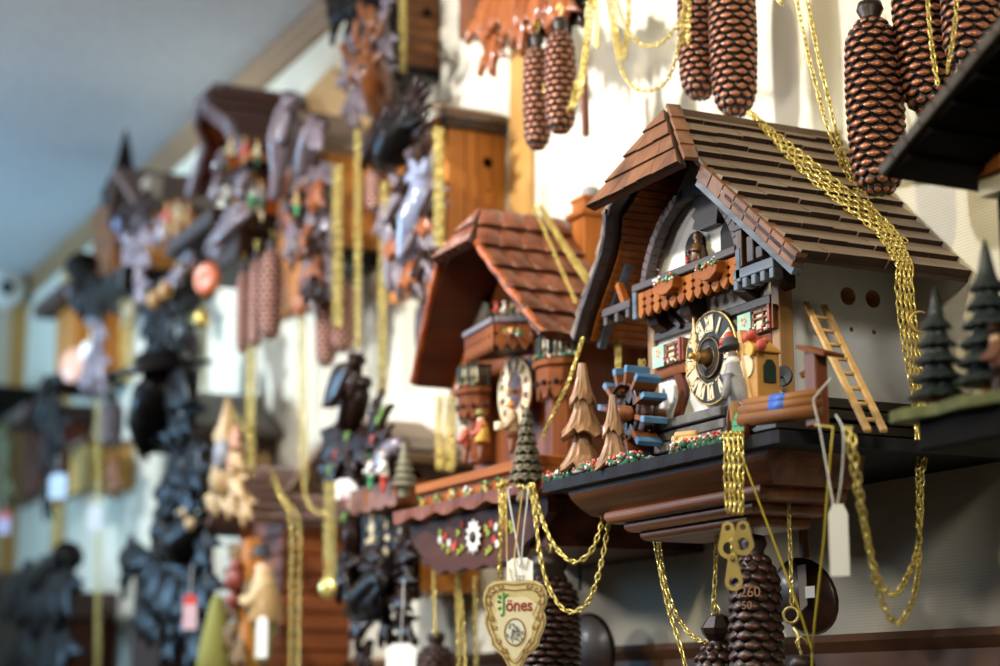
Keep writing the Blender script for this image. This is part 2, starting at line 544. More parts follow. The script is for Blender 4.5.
def place_mesh(me, name, parent, Mx):
    """link a ready mesh as a part, Mx takes it to world space"""
    me.transform(Matrix.Translation(-V(ORG[parent.name])) @ Mx)
    me.name = name
    o = bpy.data.objects.new(name, me); COL.objects.link(o); o.parent = parent
    ORG[o.name] = ORG[parent.name]
    return o
def frame_of(x, y, z, o):
    m = Matrix((V(x), V(y), V(z))).transposed().to_4x4(); m.translation = V(o)
    return m
# ------------------------------------------------------------------ big half-timbered chalet clock
def shingles(mb, pf, nrm, rows, thick, width, top, edge, over=.35, jit=.0012, gap=.0006):
    """rows of single shingles: pf(s, w) is the slope, s 0 ridge .. 1 eave, w 0 .. 1 across"""
    nrm = V(nrm)
    for i in range(rows):
        s0 = max(0, (i - over) / rows); s1 = (i + 1) / rows
        L = (pf(s1, 1) - pf(s1, 0)).length
        k = max(1, round(L / width))
        cuts = [0] + [(j + random.uniform(-.15, .15)) / k for j in range(1, k)] + [1]
        for j in range(k):
            a, b = cuts[j], cuts[j + 1]
            g = gap / max(L, 1e-6)
            b2 = b - (g if j < k - 1 else 0)
            e = random.uniform(-jit, jit) / max((pf(1, 0) - pf(0, 0)).length, 1e-6)
            q = [pf(s0, a), pf(s0, b2), pf(s1 + e, b2), pf(s1 + e, a)]
            lift = thick * random.uniform(.9, 1.1)
            lo = [p for p in q]
            hi = [q[0] + nrm * thick * .25, q[1] + nrm * thick * .25, q[2] + nrm * lift, q[3] + nrm * lift]
            A = [mb.v(p) for p in lo]; B = [mb.v(p) for p in hi]
            mb.m(top); mb.f(B)
            mb.m(edge); mb.f((A[2], A[3], B[3], B[2])); mb.f((A[0], A[3], A[2], A[1]))
            mb.m(top); mb.f((A[3], A[0], B[0], B[3])); mb.f((A[1], A[2], B[2], B[1]))
    return mb
def slope_slab(mb, pts, nrm, t):
    return mb.poly_prism(pts, -V(nrm) * t)

XC, ZR, ZE, HW = -1.697, 2.140, 1.925, .231
chalet = empty('cuckoo_clock', (XC, 0, 1.74), 'large half-timbered chalet cuckoo clock with grey shingle roof, water wheel and ladder', 'clock')
A_ = chalet
nR = V((ZR - ZE, 0, HW)).normalized(); nL = V((-nR.x, 0, nR.z))
def front_off(s):
    return lerp(.222, .244, s / .432) if s < .432 else lerp(.244, .216, (s - .432) / .568)
def front_l(s):
    T = [(0, .222), (.43, .245), (.48, .239), (.53, .234), (.58, .230), (.68, .227), (.87, .223), (1, .217)]
    for (a, p), (b, q) in zip(T, T[1:]):
        if s <= b: return lerp(p, q, (s - a) / (b - a))
    return .217
def pR(s, w_): return V((XC + HW * s, -lerp(front_off(s), .002, w_), ZR + (ZE - ZR) * s))
def pL(s, w_): return V((XC - HW * s, -lerp(front_l(s), .002, w_), ZR + (ZE - ZR) * s)) 
roof = MB(shingle_w)
def pRr(s, w_):
    q = pR(s, w_); f0 = front_off(s)
    return V((q.x, -lerp(f0 - .004, .002, w_), q.z))
shingles(roof, pRr, nR, 11, .0098, .036, shingle_w, shingle_e, jit=.0018)
r_o = roof.build('roof', A_)
lf = MB(shingle_w)
shingles(lf, pL, nL, 11, .0098, .034, shingle_w, shingle_e)
lf.build('roof_slope', r_o)
deck = MB(dark_w)
for n_, pf in ((nR, pR), (nL, pL)):
    for a, b in zip([0, .2, .4, .6, .8], [.2, .4, .6, .8, 1]):
        deck.poly_prism([pf(a, 0), pf(b, 0), pf(b, 1), pf(a, 1)], -n_ * .0045)
deck.build('roof_deck', r_o)
lin = MB(orange_w)
for i in range(26):      # boarded underside of the far slope
    s0, s1 = .14 + i * .0325, .14 + (i + .86) * .0325
    q = [pL(s, 0) * 1 + V((0, .020 if o else front_l(s) - .02, 0)) - nL * .008 for s, o in ((s0, 1), (s1, 1), (s1, 0), (s0, 0))]
    lin.poly_prism(q, -nL * .003)
lin.build('soffit', r_o)
# hip
hA = V((XC, -.223, ZR + .003)); hL = V((XC - .1, -.264, 2.049)); hR = V((XC + .1, -.264, 2.049))
nH = (hR - hL).cross(hA - hL).normalized()
if nH.y > 0: nH = -nH
def pH(s, w_): return hA.lerp(hL, s).lerp(hA.lerp(hR, s), w_)
hip = MB(hip_w)
shingles(hip, pH, nH, 4, .0055, .03, hip_w, shingle_e, jit=.0008)
hip.m(dark_w).poly_prism([hA, hL, hR], -nH * .007)
hip.build('hip', r_o)
# ridge and hip cap strip, barge boards
cap = MB(hip_w)
for k in range(4):
    a, b = hA.lerp(hR, k / 4), hA.lerp(hR, (k + 1.08) / 4)
    cap.poly_prism([a + nR * .004, b + nR * .006, b + nR * .006 + V((.002, .016, 0)), a + nR * .004 + V((.002, .016, 0))], nR * .004)
cap.m(shingle_w).poly_prism([V((XC - .004, -.216, ZR)), V((XC + .012, -.216, ZR - .006)), V((XC + .012, 0, ZR - .006)), V((XC - .004, 0, ZR))], nR * .009)
cap.build('ridge_cap', r_o)
def barge(pf, sgn, m1, m2, nr):
    b = MB(m1); n = 8; h = .017 if sgn > 0 else .011
    for k in range(n):
        p, q = pf(lerp(.44, 1, k / n), 0) + nr * .006, pf(lerp(.44, 1, (k + 1) / n), 0) + nr * .006
        d = (q - p).normalized()
        b.poly_prism([p, q - d * .0006, q - d * .0006 - nr * h, p - nr * h], (0, .012 + .0012 * (k % 2), 0))
    bo_ = b.build('barge_board', r_o, bevel=.0008)
    e = MB(m2); s0, dy, dn, hh = (.44, .003, .011, .008) if sgn > 0 else (.62, .030, .010, .006)
    for k in range(n):
        p, q = pf(lerp(s0, 1, k / n), 0) - nr * dn + V((0, dy, 0)), pf(lerp(s0, 1, (k + 1) / n), 0) - nr * dn + V((0, dy, 0))
        e.poly_prism([p, q, q - nr * hh, p - nr * hh], (0, .010, 0))
    e.build('daylit_edge', bo_)  # strip holding the bluish edge light as colour
barge(pR, 1, hip_w, bluegrey, nR)
barge(pL, -1, grey_rail, bluegrey, nL)

# house body: plaster box with gable, round holes in its side
HX0, HX1, HO = XC - .132, XC + .132, .165
ZB = 1.808
wall_ = MB(white_p)
gz = lambda x: ZR - abs(x - XC) * (ZR - ZE) / HW - .014
prof = [(HX0, ZB), (HX1, ZB), (HX1, gz(HX1)), (XC, gz(XC)), (HX0, gz(HX0))]
wall_.poly_prism([(x, -HO, z) for x, z in prof], (0, HO - .001, 0))
house = wall_.build('house_wall', A_)
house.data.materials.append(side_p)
def holes(mb):
    for u, v, r in ((848, 296, .0098), (873, 299, .0098), (851.5, 329.5, .0027), (874, 332, .0027)):
        c = PX(u, v, HX1)
        mb.lathe([(r, -.022), (r, .01)], 20, c, (1, 0, 0), smooth=False)
cut(house, holes, light_w)
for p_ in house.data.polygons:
    if p_.normal.x > .9 and p_.material_index == 0: p_.material_index = house.data.materials.find('shaded side plaster')
# corner posts, timbers
def timber(name, x0, x1, z0, z1, o0, o1, mat, bevel=.001):
    return MB(mat).bx(x0, x1, o0, o1, z0, z1).build(name, A_, bevel=bevel)
timber('corner_post', HX1 - .013, HX1 + .002, ZB, 2.0, HO - .012, HO + .005, wood('light brown post', '8a6440', 'ac8556', 'z', 60, .5))
timber('corner_post', HX0 - .002, HX0 + .013, ZB, 2.0, HO - .012, HO + .005, wood('light brown post', '8a6440', 'ac8556', 'z', 60, .5))
zb1 = P(662, 336, HO).z
timber('beam', HX0 + .013, HX1 - .013, zb1 - .006, zb1 + .004, HO, HO + .006, dark_w)
zb2 = P(770, 341, HO).z
rb_w = wood('red brown timber', '66351a', '8c4f26', 'x', 60, .55, spec=.12)
rbz_w = wood('red brown upright timber', '54291a', '7c4429', 'z', 60, .45)
timber('beam', HX0 + .013, XC - .045, zb2 - .008, zb2 + .008, HO, HO + .005, rb_w)
timber('beam', XC + .045, HX1 - .013, zb2 - .008, zb2 + .008, HO, HO + .005, rb_w)
for x in (XC + .062, ):
    timber('stud', x - .008, x + .008, ZB, zb2 - .008, HO, HO + .005, rbz_w)
br = MB(rbz_w)      # wavy brace
xs = P(683, 390, HO).x
bl, brr = [], []
for i in range(9):
    t = i / 8; z = lerp(zb2 - .008, ZB, t); dx = .007 * math.sin((t - .1) * PI * 1.6)
    bl.append((xs - .009 + dx, -HO, z)); brr.append((xs + .007 + dx, -HO, z))
for i in range(8):
    br.poly_prism([bl[i], brr[i], brr[i + 1], bl[i + 1]], (0, -.005, 0))
br.build('brace', A_)

# arched loggia in the gable: ribs, vaulted lining
arch_px = [(640, 306), (642, 285), (646, 262), (654, 236), (664, 215), (677, 198), (691, 190), (704, 190), (716, 200), (727, 216), (735, 236), (739, 260)]
arch = spline([P(u, v, .197) for u, v in arch_px], 3)
rib = MB(grey_rail)
for a, b in zip(arch, arch[1:]):
    d = (b - a).normalized(); nn = d.cross(V((0, 1, 0)))
    rib.poly_prism([a - nn * .006, b - nn * .006, b + nn * .006, a + nn * .006], (0, .012, 0))
rib.build('arch_rib', A_, bevel=.0008)
vault = MB(midy_w)
mid_arch = resample(arch, .011)
for a, b in zip(mid_arch, mid_arch[1:]):
    d = (b - a).normalized(); nn = d.cross(V((0, 1, 0)))
    ctr = P(690, 285, .197)
    if nn.dot(a - ctr) < 0: nn = -nn
    b2 = a + d * .0098
    vault.poly_prism([a + nn * .002 + V((0, .012, 0)), b2 + nn * .002 + V((0, .012, 0)), b2 + nn * .006 + V((0, .012, 0)), a + nn * .006 + V((0, .012, 0))], (0, .010, 0))
vault.build('vault_lining', A_)
GO = .177
gw = MB(white_p)
zg0 = P(690, 296, .177).z
gpts = [(XC - .108, zg0), (XC + .112, zg0)] + [(x, gz(x) - .012) for x in (XC + .112, XC + .06, XC, XC - .06, XC - .108)]
gw.poly_prism([(x, -GO, z) for x, z in gpts], (0, GO - HO + .001, 0)).build('gable_wall', A_)
# dark carved hood beside the niche, niche figure
hd = MB(dark_w)
hp = [(702, 197), (700, 205), (703, 210), (699, 217), (702, 222), (700, 230), (706, 232), (724, 224), (726, 200), (716, 192)]
hd.poly_prism([P(u, v, GO) for u, v in hp], (0, -.010, 0)).build('carved_hood', A_)
nc = P(697, 250, GO)
nb = MB(blkm)
nb.poly_prism([(nc.x + .019 * math.cos(a), -GO, nc.z + .0 + .02 * math.sin(a)) if 0 <= math.sin(a) else (nc.x + .019 * math.cos(a), -GO, nc.z - .024) for a in [i * PI / 10 for i in range(0, 11)] + [PI * 1.01, PI * 1.99]], (0, -.004, 0)).build('niche', A_)
for du in (733, ):
    q = P(729, 243, GO)
    MB(blkm).poly_prism([(q.x - .012, -GO, q.z - .03), (q.x + .012, -GO, q.z - .03), (q.x + .012, -GO, q.z + .015), (q.x, -GO, q.z + .03), (q.x - .012, -GO, q.z + .015)], (0, -.003, 0)).build('arched_window', A_)
bz = wood('bronzed carving', '2c1a10', '6a4626', 'z', 90, .3, .2, .3)
fb = P(698, 264, .188)
sf = MB(bz)
K = .72
sf.lathe([(r * K, h * K) for r, h in [(.013, 0), (.0135, .006), (.0115, .018), (.0085, .03), (.0045, .034), (.0068, .040), (.0072, .045), (.004, .050), (.001, .052)]], 14, fb, flute=lambda i, k, r, h: (r * (1 + .1 * math.cos(k * 2.7)), h))
sf.tube([fb + V((-.009, -.003, .029)) * K, fb + V((-.012, -.008, .018)) * K, fb + V((-.004, -.014, .02)) * K], [.0029, .0026, .002], 7)
sf.tube([fb + V((.009, -.003, .029)) * K, fb + V((.012, -.008, .018)) * K, fb + V((.002, -.014, .021)) * K], [.0029, .0026, .002], 7)
so = sf.build('carved_figure', A_)
mr = MB(red_p)
for d in ((-.008, -.015, .008), (-.004, -.016, .003), (-.010, -.012, .001)): mr.ell(fb + V(d) * K, .0022, n=7, rings=5)
mr.build('roses', so)

# balcony
bo = .203
rl, rr = P(634.5, 291, bo), P(737.5, 248, bo)
rz = (rl.z + rr.z) / 2
balc = MB(grey_rail).bx(rl.x, rr.x, bo - .012, bo + .004, rz - .0045, rz + .0045).build('balcony', A_, bevel=.001)
lat = MB(orangez_w)
lz1, lz0 = rz - .006, rz - .032
npl = 12
for i in range(npl):
    x0 = lerp(rl.x + .004, rr.x - .002, i / npl); x1 = lerp(rl.x + .004, rr.x - .002, (i + 1) / npl); xm = (x0 + x1) / 2; w_ = (x1 - x0) / 2
    pr = [(1, 0), (1, -.007), (.5, -.0092), (.95, -.012), (.95, -.0155), (.45, -.018), (.95, -.0205), (.7, -.026), (.25, -.029), (.0, -.031)]
    pts = [(xm + w_ * p * .97, lz1 + q) for p, q in pr] + [(xm - w_ * p * .97, lz1 + q) for p, q in pr[::-1][1:]]
    lat.poly_prism([(x, -bo, z) for x, z in pts], (0, .005, 0))
lat.build('lattice_board', balc, bevel=.0006)
MB(dark_w).bx(rl.x, rr.x, HO, bo - .006, lz0 + .008, lz0 + .016).build('balcony_floor', balc)
for x in (rl.x + .004, rr.x + .004):
    MB(bluegrey).bx(x - .005, x + .004, bo - .012, bo + .003, rz - .036, rz + .0).build('post', balc, bevel=.001)
for u, v in ((663, 283), (706, 268)):
    c = P(u, v, bo + .010)
    fbx = MB(orange_w)
    fbx.poly_prism([(c.x - .023, c.y, c.z + .004), (c.x + .023, c.y, c.z + .004), (c.x + .018, c.y, c.z - .008), (c.x + .006, c.y, c.z - .013), (c.x - .006, c.y, c.z - .013), (c.x - .018, c.y, c.z - .008)], (0, .012, 0))
    fo = fbx.build('flower_box', balc, bevel=.0008)
    fl = MB(dgreen_p)
    for k in range(46):
        fl.m(random.choice([dgreen_p, dgreen_p, white_c, white_c, pink_p, green_p]))
        fl.ell((c.x + random.uniform(-.022, .022), c.y + random.uniform(-.004, .010), c.z + random.uniform(.001, .0075)), random.uniform(.0014, .0024), n=6, rings=4)
    tag(fl.build('flowers', fo), kind='stuff')
# brackets under the balcony
for u, v in ((650, 322), (683, 312), (735, 288), (770, 275)):
    c = P(u, v, .19)
    MB(dark_w).poly_prism([(c.x - .01, -HO, c.z + .018), (c.x - .01, -bo + .01, c.z + .018), (c.x - .01, -bo + .014, c.z + .006), (c.x - .01, -.185, c.z - .004), (c.x - .01, -HO, c.z - .014)], (.02, 0, 0)).build('bracket', A_, bevel=.001)
for u0, v0, u1, v1 in ((668, 310, 684, 327), (765, 280, 752, 296)):
    MB(dark_w).bar(P(u0, v0, HO + .004), P(u1, v1, HO + .004), .006, .012, (0, 1, 0)).build('strut', A_)
# gallery on the near side
g0, g1 = P(738, 281, .20), P(778, 262, .20)
gal = MB(bluegrey)
gal.bx(g0.x, g1.x, .194, .206, (g0.z + g1.z) / 2 - .003, (g0.z + g1.z) / 2 + .008)
nd = 5
for i in range(nd):
    x = lerp(g0.x + .004, g1.x - .004, i / (nd - 1))
    gal.bx(x - .004, x + .004, .194, .206, (g0.z + g1.z) / 2 - .014, (g0.z + g1.z) / 2 - .003)
go = gal.build('gallery', A_, bevel=.0008)
for u, v0, v1, m in ((743, 230, 268, bz), (754, 236, 262, grey_rail), (763, 246, 258, grey_rail)):
    a, b = P(u, v1, .2), P(u, v0, .2)
    MB(m).bx(a.x - .006, a.x + .006, .195, .205, a.z, b.z).build('post', go, bevel=.0008)
a, b = P(736, 230, .2), P(748, 226, .2)
MB(grey_rail).bx(a.x, b.x, .194, .206, a.z - .003, a.z + .003).build('rail', go)

k0, k1 = P(606, 318, .2), P(634, 305, .2)
zk = (k0.z + k1.z) / 2
gl2 = MB(grey_rail).bx(k0.x, k1.x, .194, .206, zk - .002, zk + .008)
for i in range(3):
    x = lerp(k0.x + .008, k1.x - .006, i / 2); gl2.bx(x - .004, x + .004, .194, .206, zk - .013, zk - .002)
go2 = gl2.build('gallery', A_, bevel=.0008)
MB(orange_w).bar(P(626, 304, .2), P(619, 284, .2), .009, .008).build('post', go2, bevel=.0008)
MB(orange_w).bar(P(612, 322, .185), P(634, 308, .165), .008, .008).build('rail', go2)

# windows with painted shutters
def window(u0, u1, vm, hz, shut):
    a = P(u0, vm, HO + .006); b = P(u1, vm, HO + .006)
    zc = (a.z + b.z) / 2
    wx0, wx1 = a.x, b.x
    fr = MB(midz_w)
    t = .004
    fr.bx(wx0, wx0 + t, HO, HO + .009, zc - hz, zc + hz); fr.bx(wx1 - t, wx1, HO, HO + .009, zc - hz, zc + hz)
    fr.bx(wx0, wx1, HO, HO + .009, zc + hz - t, zc + hz); fr.bx(wx0, wx1, HO, HO + .009, zc - hz, zc - hz + t)
    fr.bx((wx0 + wx1) / 2 - .0015, (wx0 + wx1) / 2 + .0015, HO, HO + .009, zc - hz, zc + hz)
    fr.bx(wx0, wx1, HO, HO + .009, zc + hz * .25 - .0012, zc + hz * .25 + .0012)
    wo = fr.build('window_frame', A_, bevel=.0005)
    MB(cream_p).bx(wx0 + t, wx1 - t, HO, HO + .0065, zc - hz, zc + hz).build('pane', wo)
    MB(mid_w).bx(wx1 - .002, wx1 + .002, HO + .001, HO + .011, zc - hz, zc + hz).build('side_panel', wo)
    MB(paint('dull red paint', '9c4038', .5)).bx(wx1 - .006, wx1 - .002, HO + .004, HO + .013, zc - hz * .95, zc + hz * 1.1).build('red_bar', wo)
    s = shut * (wx1 - wx0)
    sh = MB(turq_p).bx(wx0 - .026, wx0 - .001, HO + .005, HO + .010, zc - hz, zc + hz)
    for k in range(5):
        sh.m(yellow_p if k % 2 else pink_p).ell((wx0 - .0135 + .004 * math.cos(k * 1.25), -HO - .0100, zc + .004 + .004 * math.sin(k * 1.25)), (.0022, .0006, .0022), n=7, rings=4)
    sh.build('shutter', wo, bevel=.0006)
    fl = MB(dgreen_p)
    for k in range(16):
        fl.m(random.choice([dgreen_p, white_c, white_c, red_p])).ell((random.uniform(wx0 + .006, wx1 - .004), -HO - random.uniform(.010, .015), zc - hz + random.uniform(.001, .008)), .0017, n=6, rings=4)
    tag(fl.build('flowers', wo), kind='stuff')
window(667, 686, 352, .0125, 1)
window(754, 776, 320, .0125, 1)

# dial, roman numerals, hands
dc = P(714.5, 358, HO + .006); DR = .051
dial = MB(blk).disc(dc, DR, .005, 48).build('dial', A_)
MB(gold_p).ring(dc + V((0, -.004, 0)), DR, .0013, n=48).build('rim', dial)
num = MB(cream_p)
def stroke(a, b, w, ang, r0):
    """bar in numeral space (x across, y outward) set at the hour angle"""
    def W(q):
        x, y = q[0], q[1] + r0
        return V((dc.x + x * math.cos(ang) + y * math.sin(ang), dc.y - .0052, dc.z - x * math.sin(ang) + y * math.cos(ang)))
    p, q = W(a), W(b)
    d = (q - p).normalized(); n_ = d.cross(V((0, 1, 0))) * w / 2
    num.poly_prism([p - n_, q - n_, q + n_, p + n_], (0, -.0012, 0))
ROM = ['XII', 'I', 'II', 'III', 'IIII', 'V', 'VI', 'VII', 'VIII', 'IX', 'X', 'XI']
CW = {'I': .0040, 'V': .0080, 'X': .0084}
for h, s in enumerate(ROM):
    ang = h * PI / 6
    tw = sum(CW[c] for c in s); x = -tw / 2
    H = .0086
    for c in s:
        w_ = CW[c]; m_ = x + w_ / 2
        if c == 'I': stroke((m_, -H), (m_, H), .0036, ang, .0375)
        elif c == 'V':
            stroke((x + .0008, H), (m_, -H), .0036, ang, .0375); stroke((x + w_ - .0008, H), (m_, -H), .0020, ang, .0375)
        else:
            stroke((x + .0006, H), (x + w_ - .0006, -H), .0036, ang, .0375); stroke((x + w_ - .0006, H), (x + .0006, -H), .0020, ang, .0375)
        x += w_
    stroke((-tw / 2, H), (tw / 2, H), .0014, ang, .0375); stroke((-tw / 2, -H), (tw / 2, -H), .0014, ang, .0375)
num.build('numerals', dial)
boss = MB(blk)
boss.lathe([(.023, .005), (.023, .0065), (.0195, .008), (.0195, .0075), (.016, .0095), (.013, .0075), (.011, .0095), (.006, .010), (.006, .014), (.001, .014)], 32, dc, (0, -1, 0))
boss.m(wood('dull gold boss', '8a6430', 'b08a48', 'x', 60, .4))
for r in (.0215, .0165, .012): boss.ring(dc + V((0, -.0082, 0)), r, .0007, n=32)
boss.m(wood('bronze wood boss', '5a3a1e', '86602f', 'x', 60, .4)).lathe([(.009, .008), (.008, .018), (.004, .020), (.003, .024), (.0005, .024)], 20, dc, (0, -1, 0))
boss.build('centre_boss', dial)
def hand(name, ang, L, o):
    h = MB(wood('gilt hand', 'c9964a', 'e6c07c', 'z', 60, .35))
    pv = V((dc.x, -o, dc.z))
    up = V((math.sin(ang), 0, math.cos(ang))); sd = V((math.cos(ang), 0, -math.sin(ang)))
    out = [(-.12, .0022), (-.02, .0042), (.04, .0022), (.16, .0020), (.22, .0048), (.30, .0052), (.36, .0022), (.42, .0046), (.52, .0050), (.58, .0018), (.62, .0034), (.68, .0034), (.74, .0018), (.9, .0012), (1.0, .0004)]
    l = [pv + up * (L * t) - sd * w_ for t, w_ in out]; r = [pv + up * (L * t) + sd * w_ for t, w_ in out]
    for i in range(len(out) - 1):
        h.poly_prism([l[i], r[i], r[i + 1], l[i + 1]], (0, -.0014, 0))
    h.disc(pv, .0048, .002, 16)
    h.build(name, dial)
hand('minute_hand', -.05, .043, HO + .030)
hand('hour_hand', math.radians(232), .03, HO + .027)
hs = MB(gold_p).lathe([(.002, 0), (.002, .022), (.0035, .022), (.0035, .026), (.001, .027)], 12, dc + V((0, -.005, 0)), (0, -1, 0))
hs.build('hand_shaft', dial)

# plinth of stacked dark slates round the house
ZT = P(660, 462, .27).z + .004          # top of the base board
found = MB(stone_g)
n_l = 5
for k in range(n_l):
    z0, z1 = lerp(ZT, ZB, k / n_l), lerp(ZT, ZB, (k + .86) / n_l)
    e = .004 * (k % 2)
    found.m(stone_g).bx(HX0 - .012 - e, XC + .05, HO - .02, HO + .020 - e + .006, z0, z1)
    found.m(black_w).bx(XC + .05, HX1 + .012 + e, .002, HO + .020 - e, z0, z1)
found.m(blkm).bx(HX0, HX1 + .002, .001, HO + .003, ZT, ZB - .0005)
found.build('slate_plinth', A_, bevel=.0012)

# base board with scalloped front edge
BX0, BX1, BO = -1.886, -1.413, .278
plan = [(BX1, 0), (BX1, -BO)]
n_s = 46
for i in range(n_s + 1):
    x = lerp(BX1, BX0, i / n_s)
    plan.append((x, -BO - .0022 * abs(math.sin(i * PI / 2.5))))
plan += [(BX0, 0)]
base = MB(wood('black grey board edge', '151418', '2c2b31', 'x', 40, .55, .2, 0, .07, .1)).poly_prism([(x, y, ZT) for x, y in plan], (0, 0, -.012)).build('base_board', A_)
cons = MB(wood('dark console wood', '3a1f12', '9a6038', 'x', 45, .36, .3, .2, .04, .25))
zb_ = ZT - .012
steps_px = [(568, 493, .264), (604, 513, .252), (624, 523, .240), (640, 532, .228), (655, 541, .216)]
corner = [P(*q) for q in steps_px]
xr = [P(768, 492, .264).x, P(760, 500, .252).x, P(752, 508, .24).x, P(746, 514, .228).x]
rows_ = []
for i in range(4):
    x0, z0, o0 = corner[i].x, corner[i].z, steps_px[i][2]
    z1 = corner[i + 1].z
    if i == 0: z0 = zb_
    for k in range(7):
        t = k / 6
        if i == 0: ins = .020 * (t ** 1.8)                      # cove
        else: ins = .008 * (1 - math.sqrt(max(0, 1 - (t - .35) ** 2 * 2.0)))
        rows_.append((x0 + ins, xr[i] - ins, o0 - ins, lerp(z0, z1, t)))
for p, q in zip(rows_, rows_[1:]):
    c = []
    for (a, b, o_, zz) in (p, q):
        c.append([cons.v((a, -.15, zz)), cons.v((a, -o_, zz)), cons.v((b, -o_, zz)), cons.v((b, -.15, zz))])
    for k in range(4): cons.f((c[0][k], c[0][(k + 1) % 4], c[1][(k + 1) % 4], c[1][k]))
for a, b, o_, zz in (rows_[0], rows_[-1]): cons.f([cons.v(p) for p in ((a, -.15, zz), (a, -o_, zz), (b, -o_, zz), (b, -.15, zz))])
z = rows_[-1][3]
cons.build('console', A_, bevel=.0008)
ZCON = z

# ladder leaning on the side wall
l0, l1 = PZ(868, 431, ZT), PZ(884, 431, ZT)
xt = HX1 + .006
t0, t1 = PX(806, 303, xt), PX(824, 306, xt)
lad = MB(lightz_w)
lad.bar(l0, t0, .007, .005); lad.bar(l1, t1, .007, .005)
lo_ = lad.build('ladder', A_, bevel=.001)
for k in range(8):
    t = .08 + k * .115
    MB(light_w).tube([l0.lerp(t0, t), l1.lerp(t1, t)], .0021, 8).build('rung', lo_)

# water wheel in front of the far corner, its axle square to the wall
wc = P(632, 414, .208); WR = .052
wh = MB(dark_w)
for dy in (-.011, .011):
    wh.ring(wc + V((0, dy, 0)), WR * .66, .0028, (0, 1, 0), 28, 6)
for k in range(4):
    a = k * PI / 4 + .1
    wh.bar(wc + V((math.cos(a), 0, math.sin(a))) * WR * .7, wc - V((math.cos(a), 0, math.sin(a))) * WR * .7, .016, .006, (0, 1, 0))
wh.m(mid_w).lathe([(.001, -.02), (.009, -.02), (.009, .04), (.001, .04)], 14, wc, (0, 1, 0))
who = wh.build('water_wheel', A_)
for k in range(12):
    a = k * PI / 6 + .26
    d = V((math.cos(a), 0, math.sin(a))); tn = V((-math.sin(a), 0, math.cos(a)))
    R_ = Matrix((tn, V((0, 1, 0)), d)).transposed()
    po = MB(midy_w).box(wc + d * WR * .76, (.006, .030, WR * .30), R_).build('paddle', who, bevel=.0006)
    MB(blue_p).box(wc + d * WR * .97, (.0068, .0308, WR * .16), R_).build('paddle_edge', po, bevel=.0006)

# two pale carved firs at the far front corner
def fluted_fir(u, vb, vt, off, w, tiers, mat):
    b = P(u, vb, off); t = P(u, vt, off); H = t.z - b.z
    mb = MB(mat)
    n = 26
    for k in range(tiers):
        z0 = H * (.02 + .92 * k / tiers) ; z1 = min(H, H * (.02 + .92 * (k + 1) / tiers) + H * .05)
        r0 = w * (1, .95, .56)[k if tiers == 3 else k + (k > 0) * 1]
        h = z1 - z0
        pr = [(r0 * .3, z0 + .003), (r0 * .9, z0), (r0, z0 + .0012), (r0 * .86, z0 + h * .12), (r0 * .62, z0 + h * .34), (r0 * .43, z0 + h * .62), (r0 * .33, z0 + h * .88), (r0 * .27, z1), (.0005, z1 + .0005)]
        def fl(i, q, r, hh):
            e = (1, .4, -1, .2, -.4)[q % 5] if q < 25 else 0
            return (r * (1 + .13 * e * min(1, r / (r0 * .6))), hh - (.0055 * e if 0 < i < 4 else 0))
        mb.lathe(pr, n, b + V((random.uniform(-.0015, .0015), 0, 0)), flute=fl, smooth=False)
    return mb.build('fir_tree', A_)
fluted_fir(583, 472, 362, .258, .028, 3, tree_w)
fluted_fir(613, 470, 394, .262, .0225, 2, tree_w)
# flowering hedge, grey moss tufts
def hedge(u0, v0, u1, v1, off, w_, h, nb):
    a, b = P(u0, v0, off), P(u1, v1, off)
    a.z = b.z = ZT
    g = MB(dgreen_p)
    for k in range(nb):
        t = random.random(); c = a.lerp(b, t) + V((0, random.uniform(-w_, w_), random.uniform(0, h)))
        g.m(dgreen_p).ell(c, random.uniform(.003, .0048), n=7, rings=5)
    for k in range(int(nb * 1.3)):
        t = random.random(); c = a.lerp(b, t) + V((0, random.uniform(-w_ - .003, w_), h * random.uniform(.2, 1.2) + .0022))
        g.m(random.choice([white_c, white_c, pink_p, pink_p, red_p])).ell(c, random.uniform(.0013, .0021), n=6, rings=4)
    tag(g.build('flower_hedge', A_), kind='stuff')
hedge(549, 480, 640, 457, .268, .006, .009, 260)
hedge(676, 450, 738, 436, .266, .006, .009, 150)
def moss(u, v, off, r):
    g = MB(lichen_p); c = P(u, v, off); c.z = ZT + .002
    for k in range(22):
        d = V((random.gauss(0, 1), random.gauss(0, 1), abs(random.gauss(0, 1)))).normalized()
        g.tube([c + V((0, 0, r * .2)), c + d * r * random.uniform(.7, 1.15)], [r * .22, r * .10], 5)
    g.ell(c + V((0, 0, r * .3)), r * .6, n=8, rings=6)
    tag(g.build('moss_tuft', A_), kind='stuff')
for q in ((556, 465, .258, .013), (585, 456, .268, .014), (604, 452, .268, .012), (622, 446, .266, .014), (650, 444, .262, .006)): moss(*q)
# log pile
for k, (u, v) in enumerate(((673, 447), (678, 444), (674, 440), (681, 441), (677, 436), (684, 447))):
    c = P(u, v, .262)
    MB(lightz_w).tube([c + V((-.002, 0, 0)), c + V((.02, .012, 0))], .0046, 10).build('log', A_, bevel=.0005)

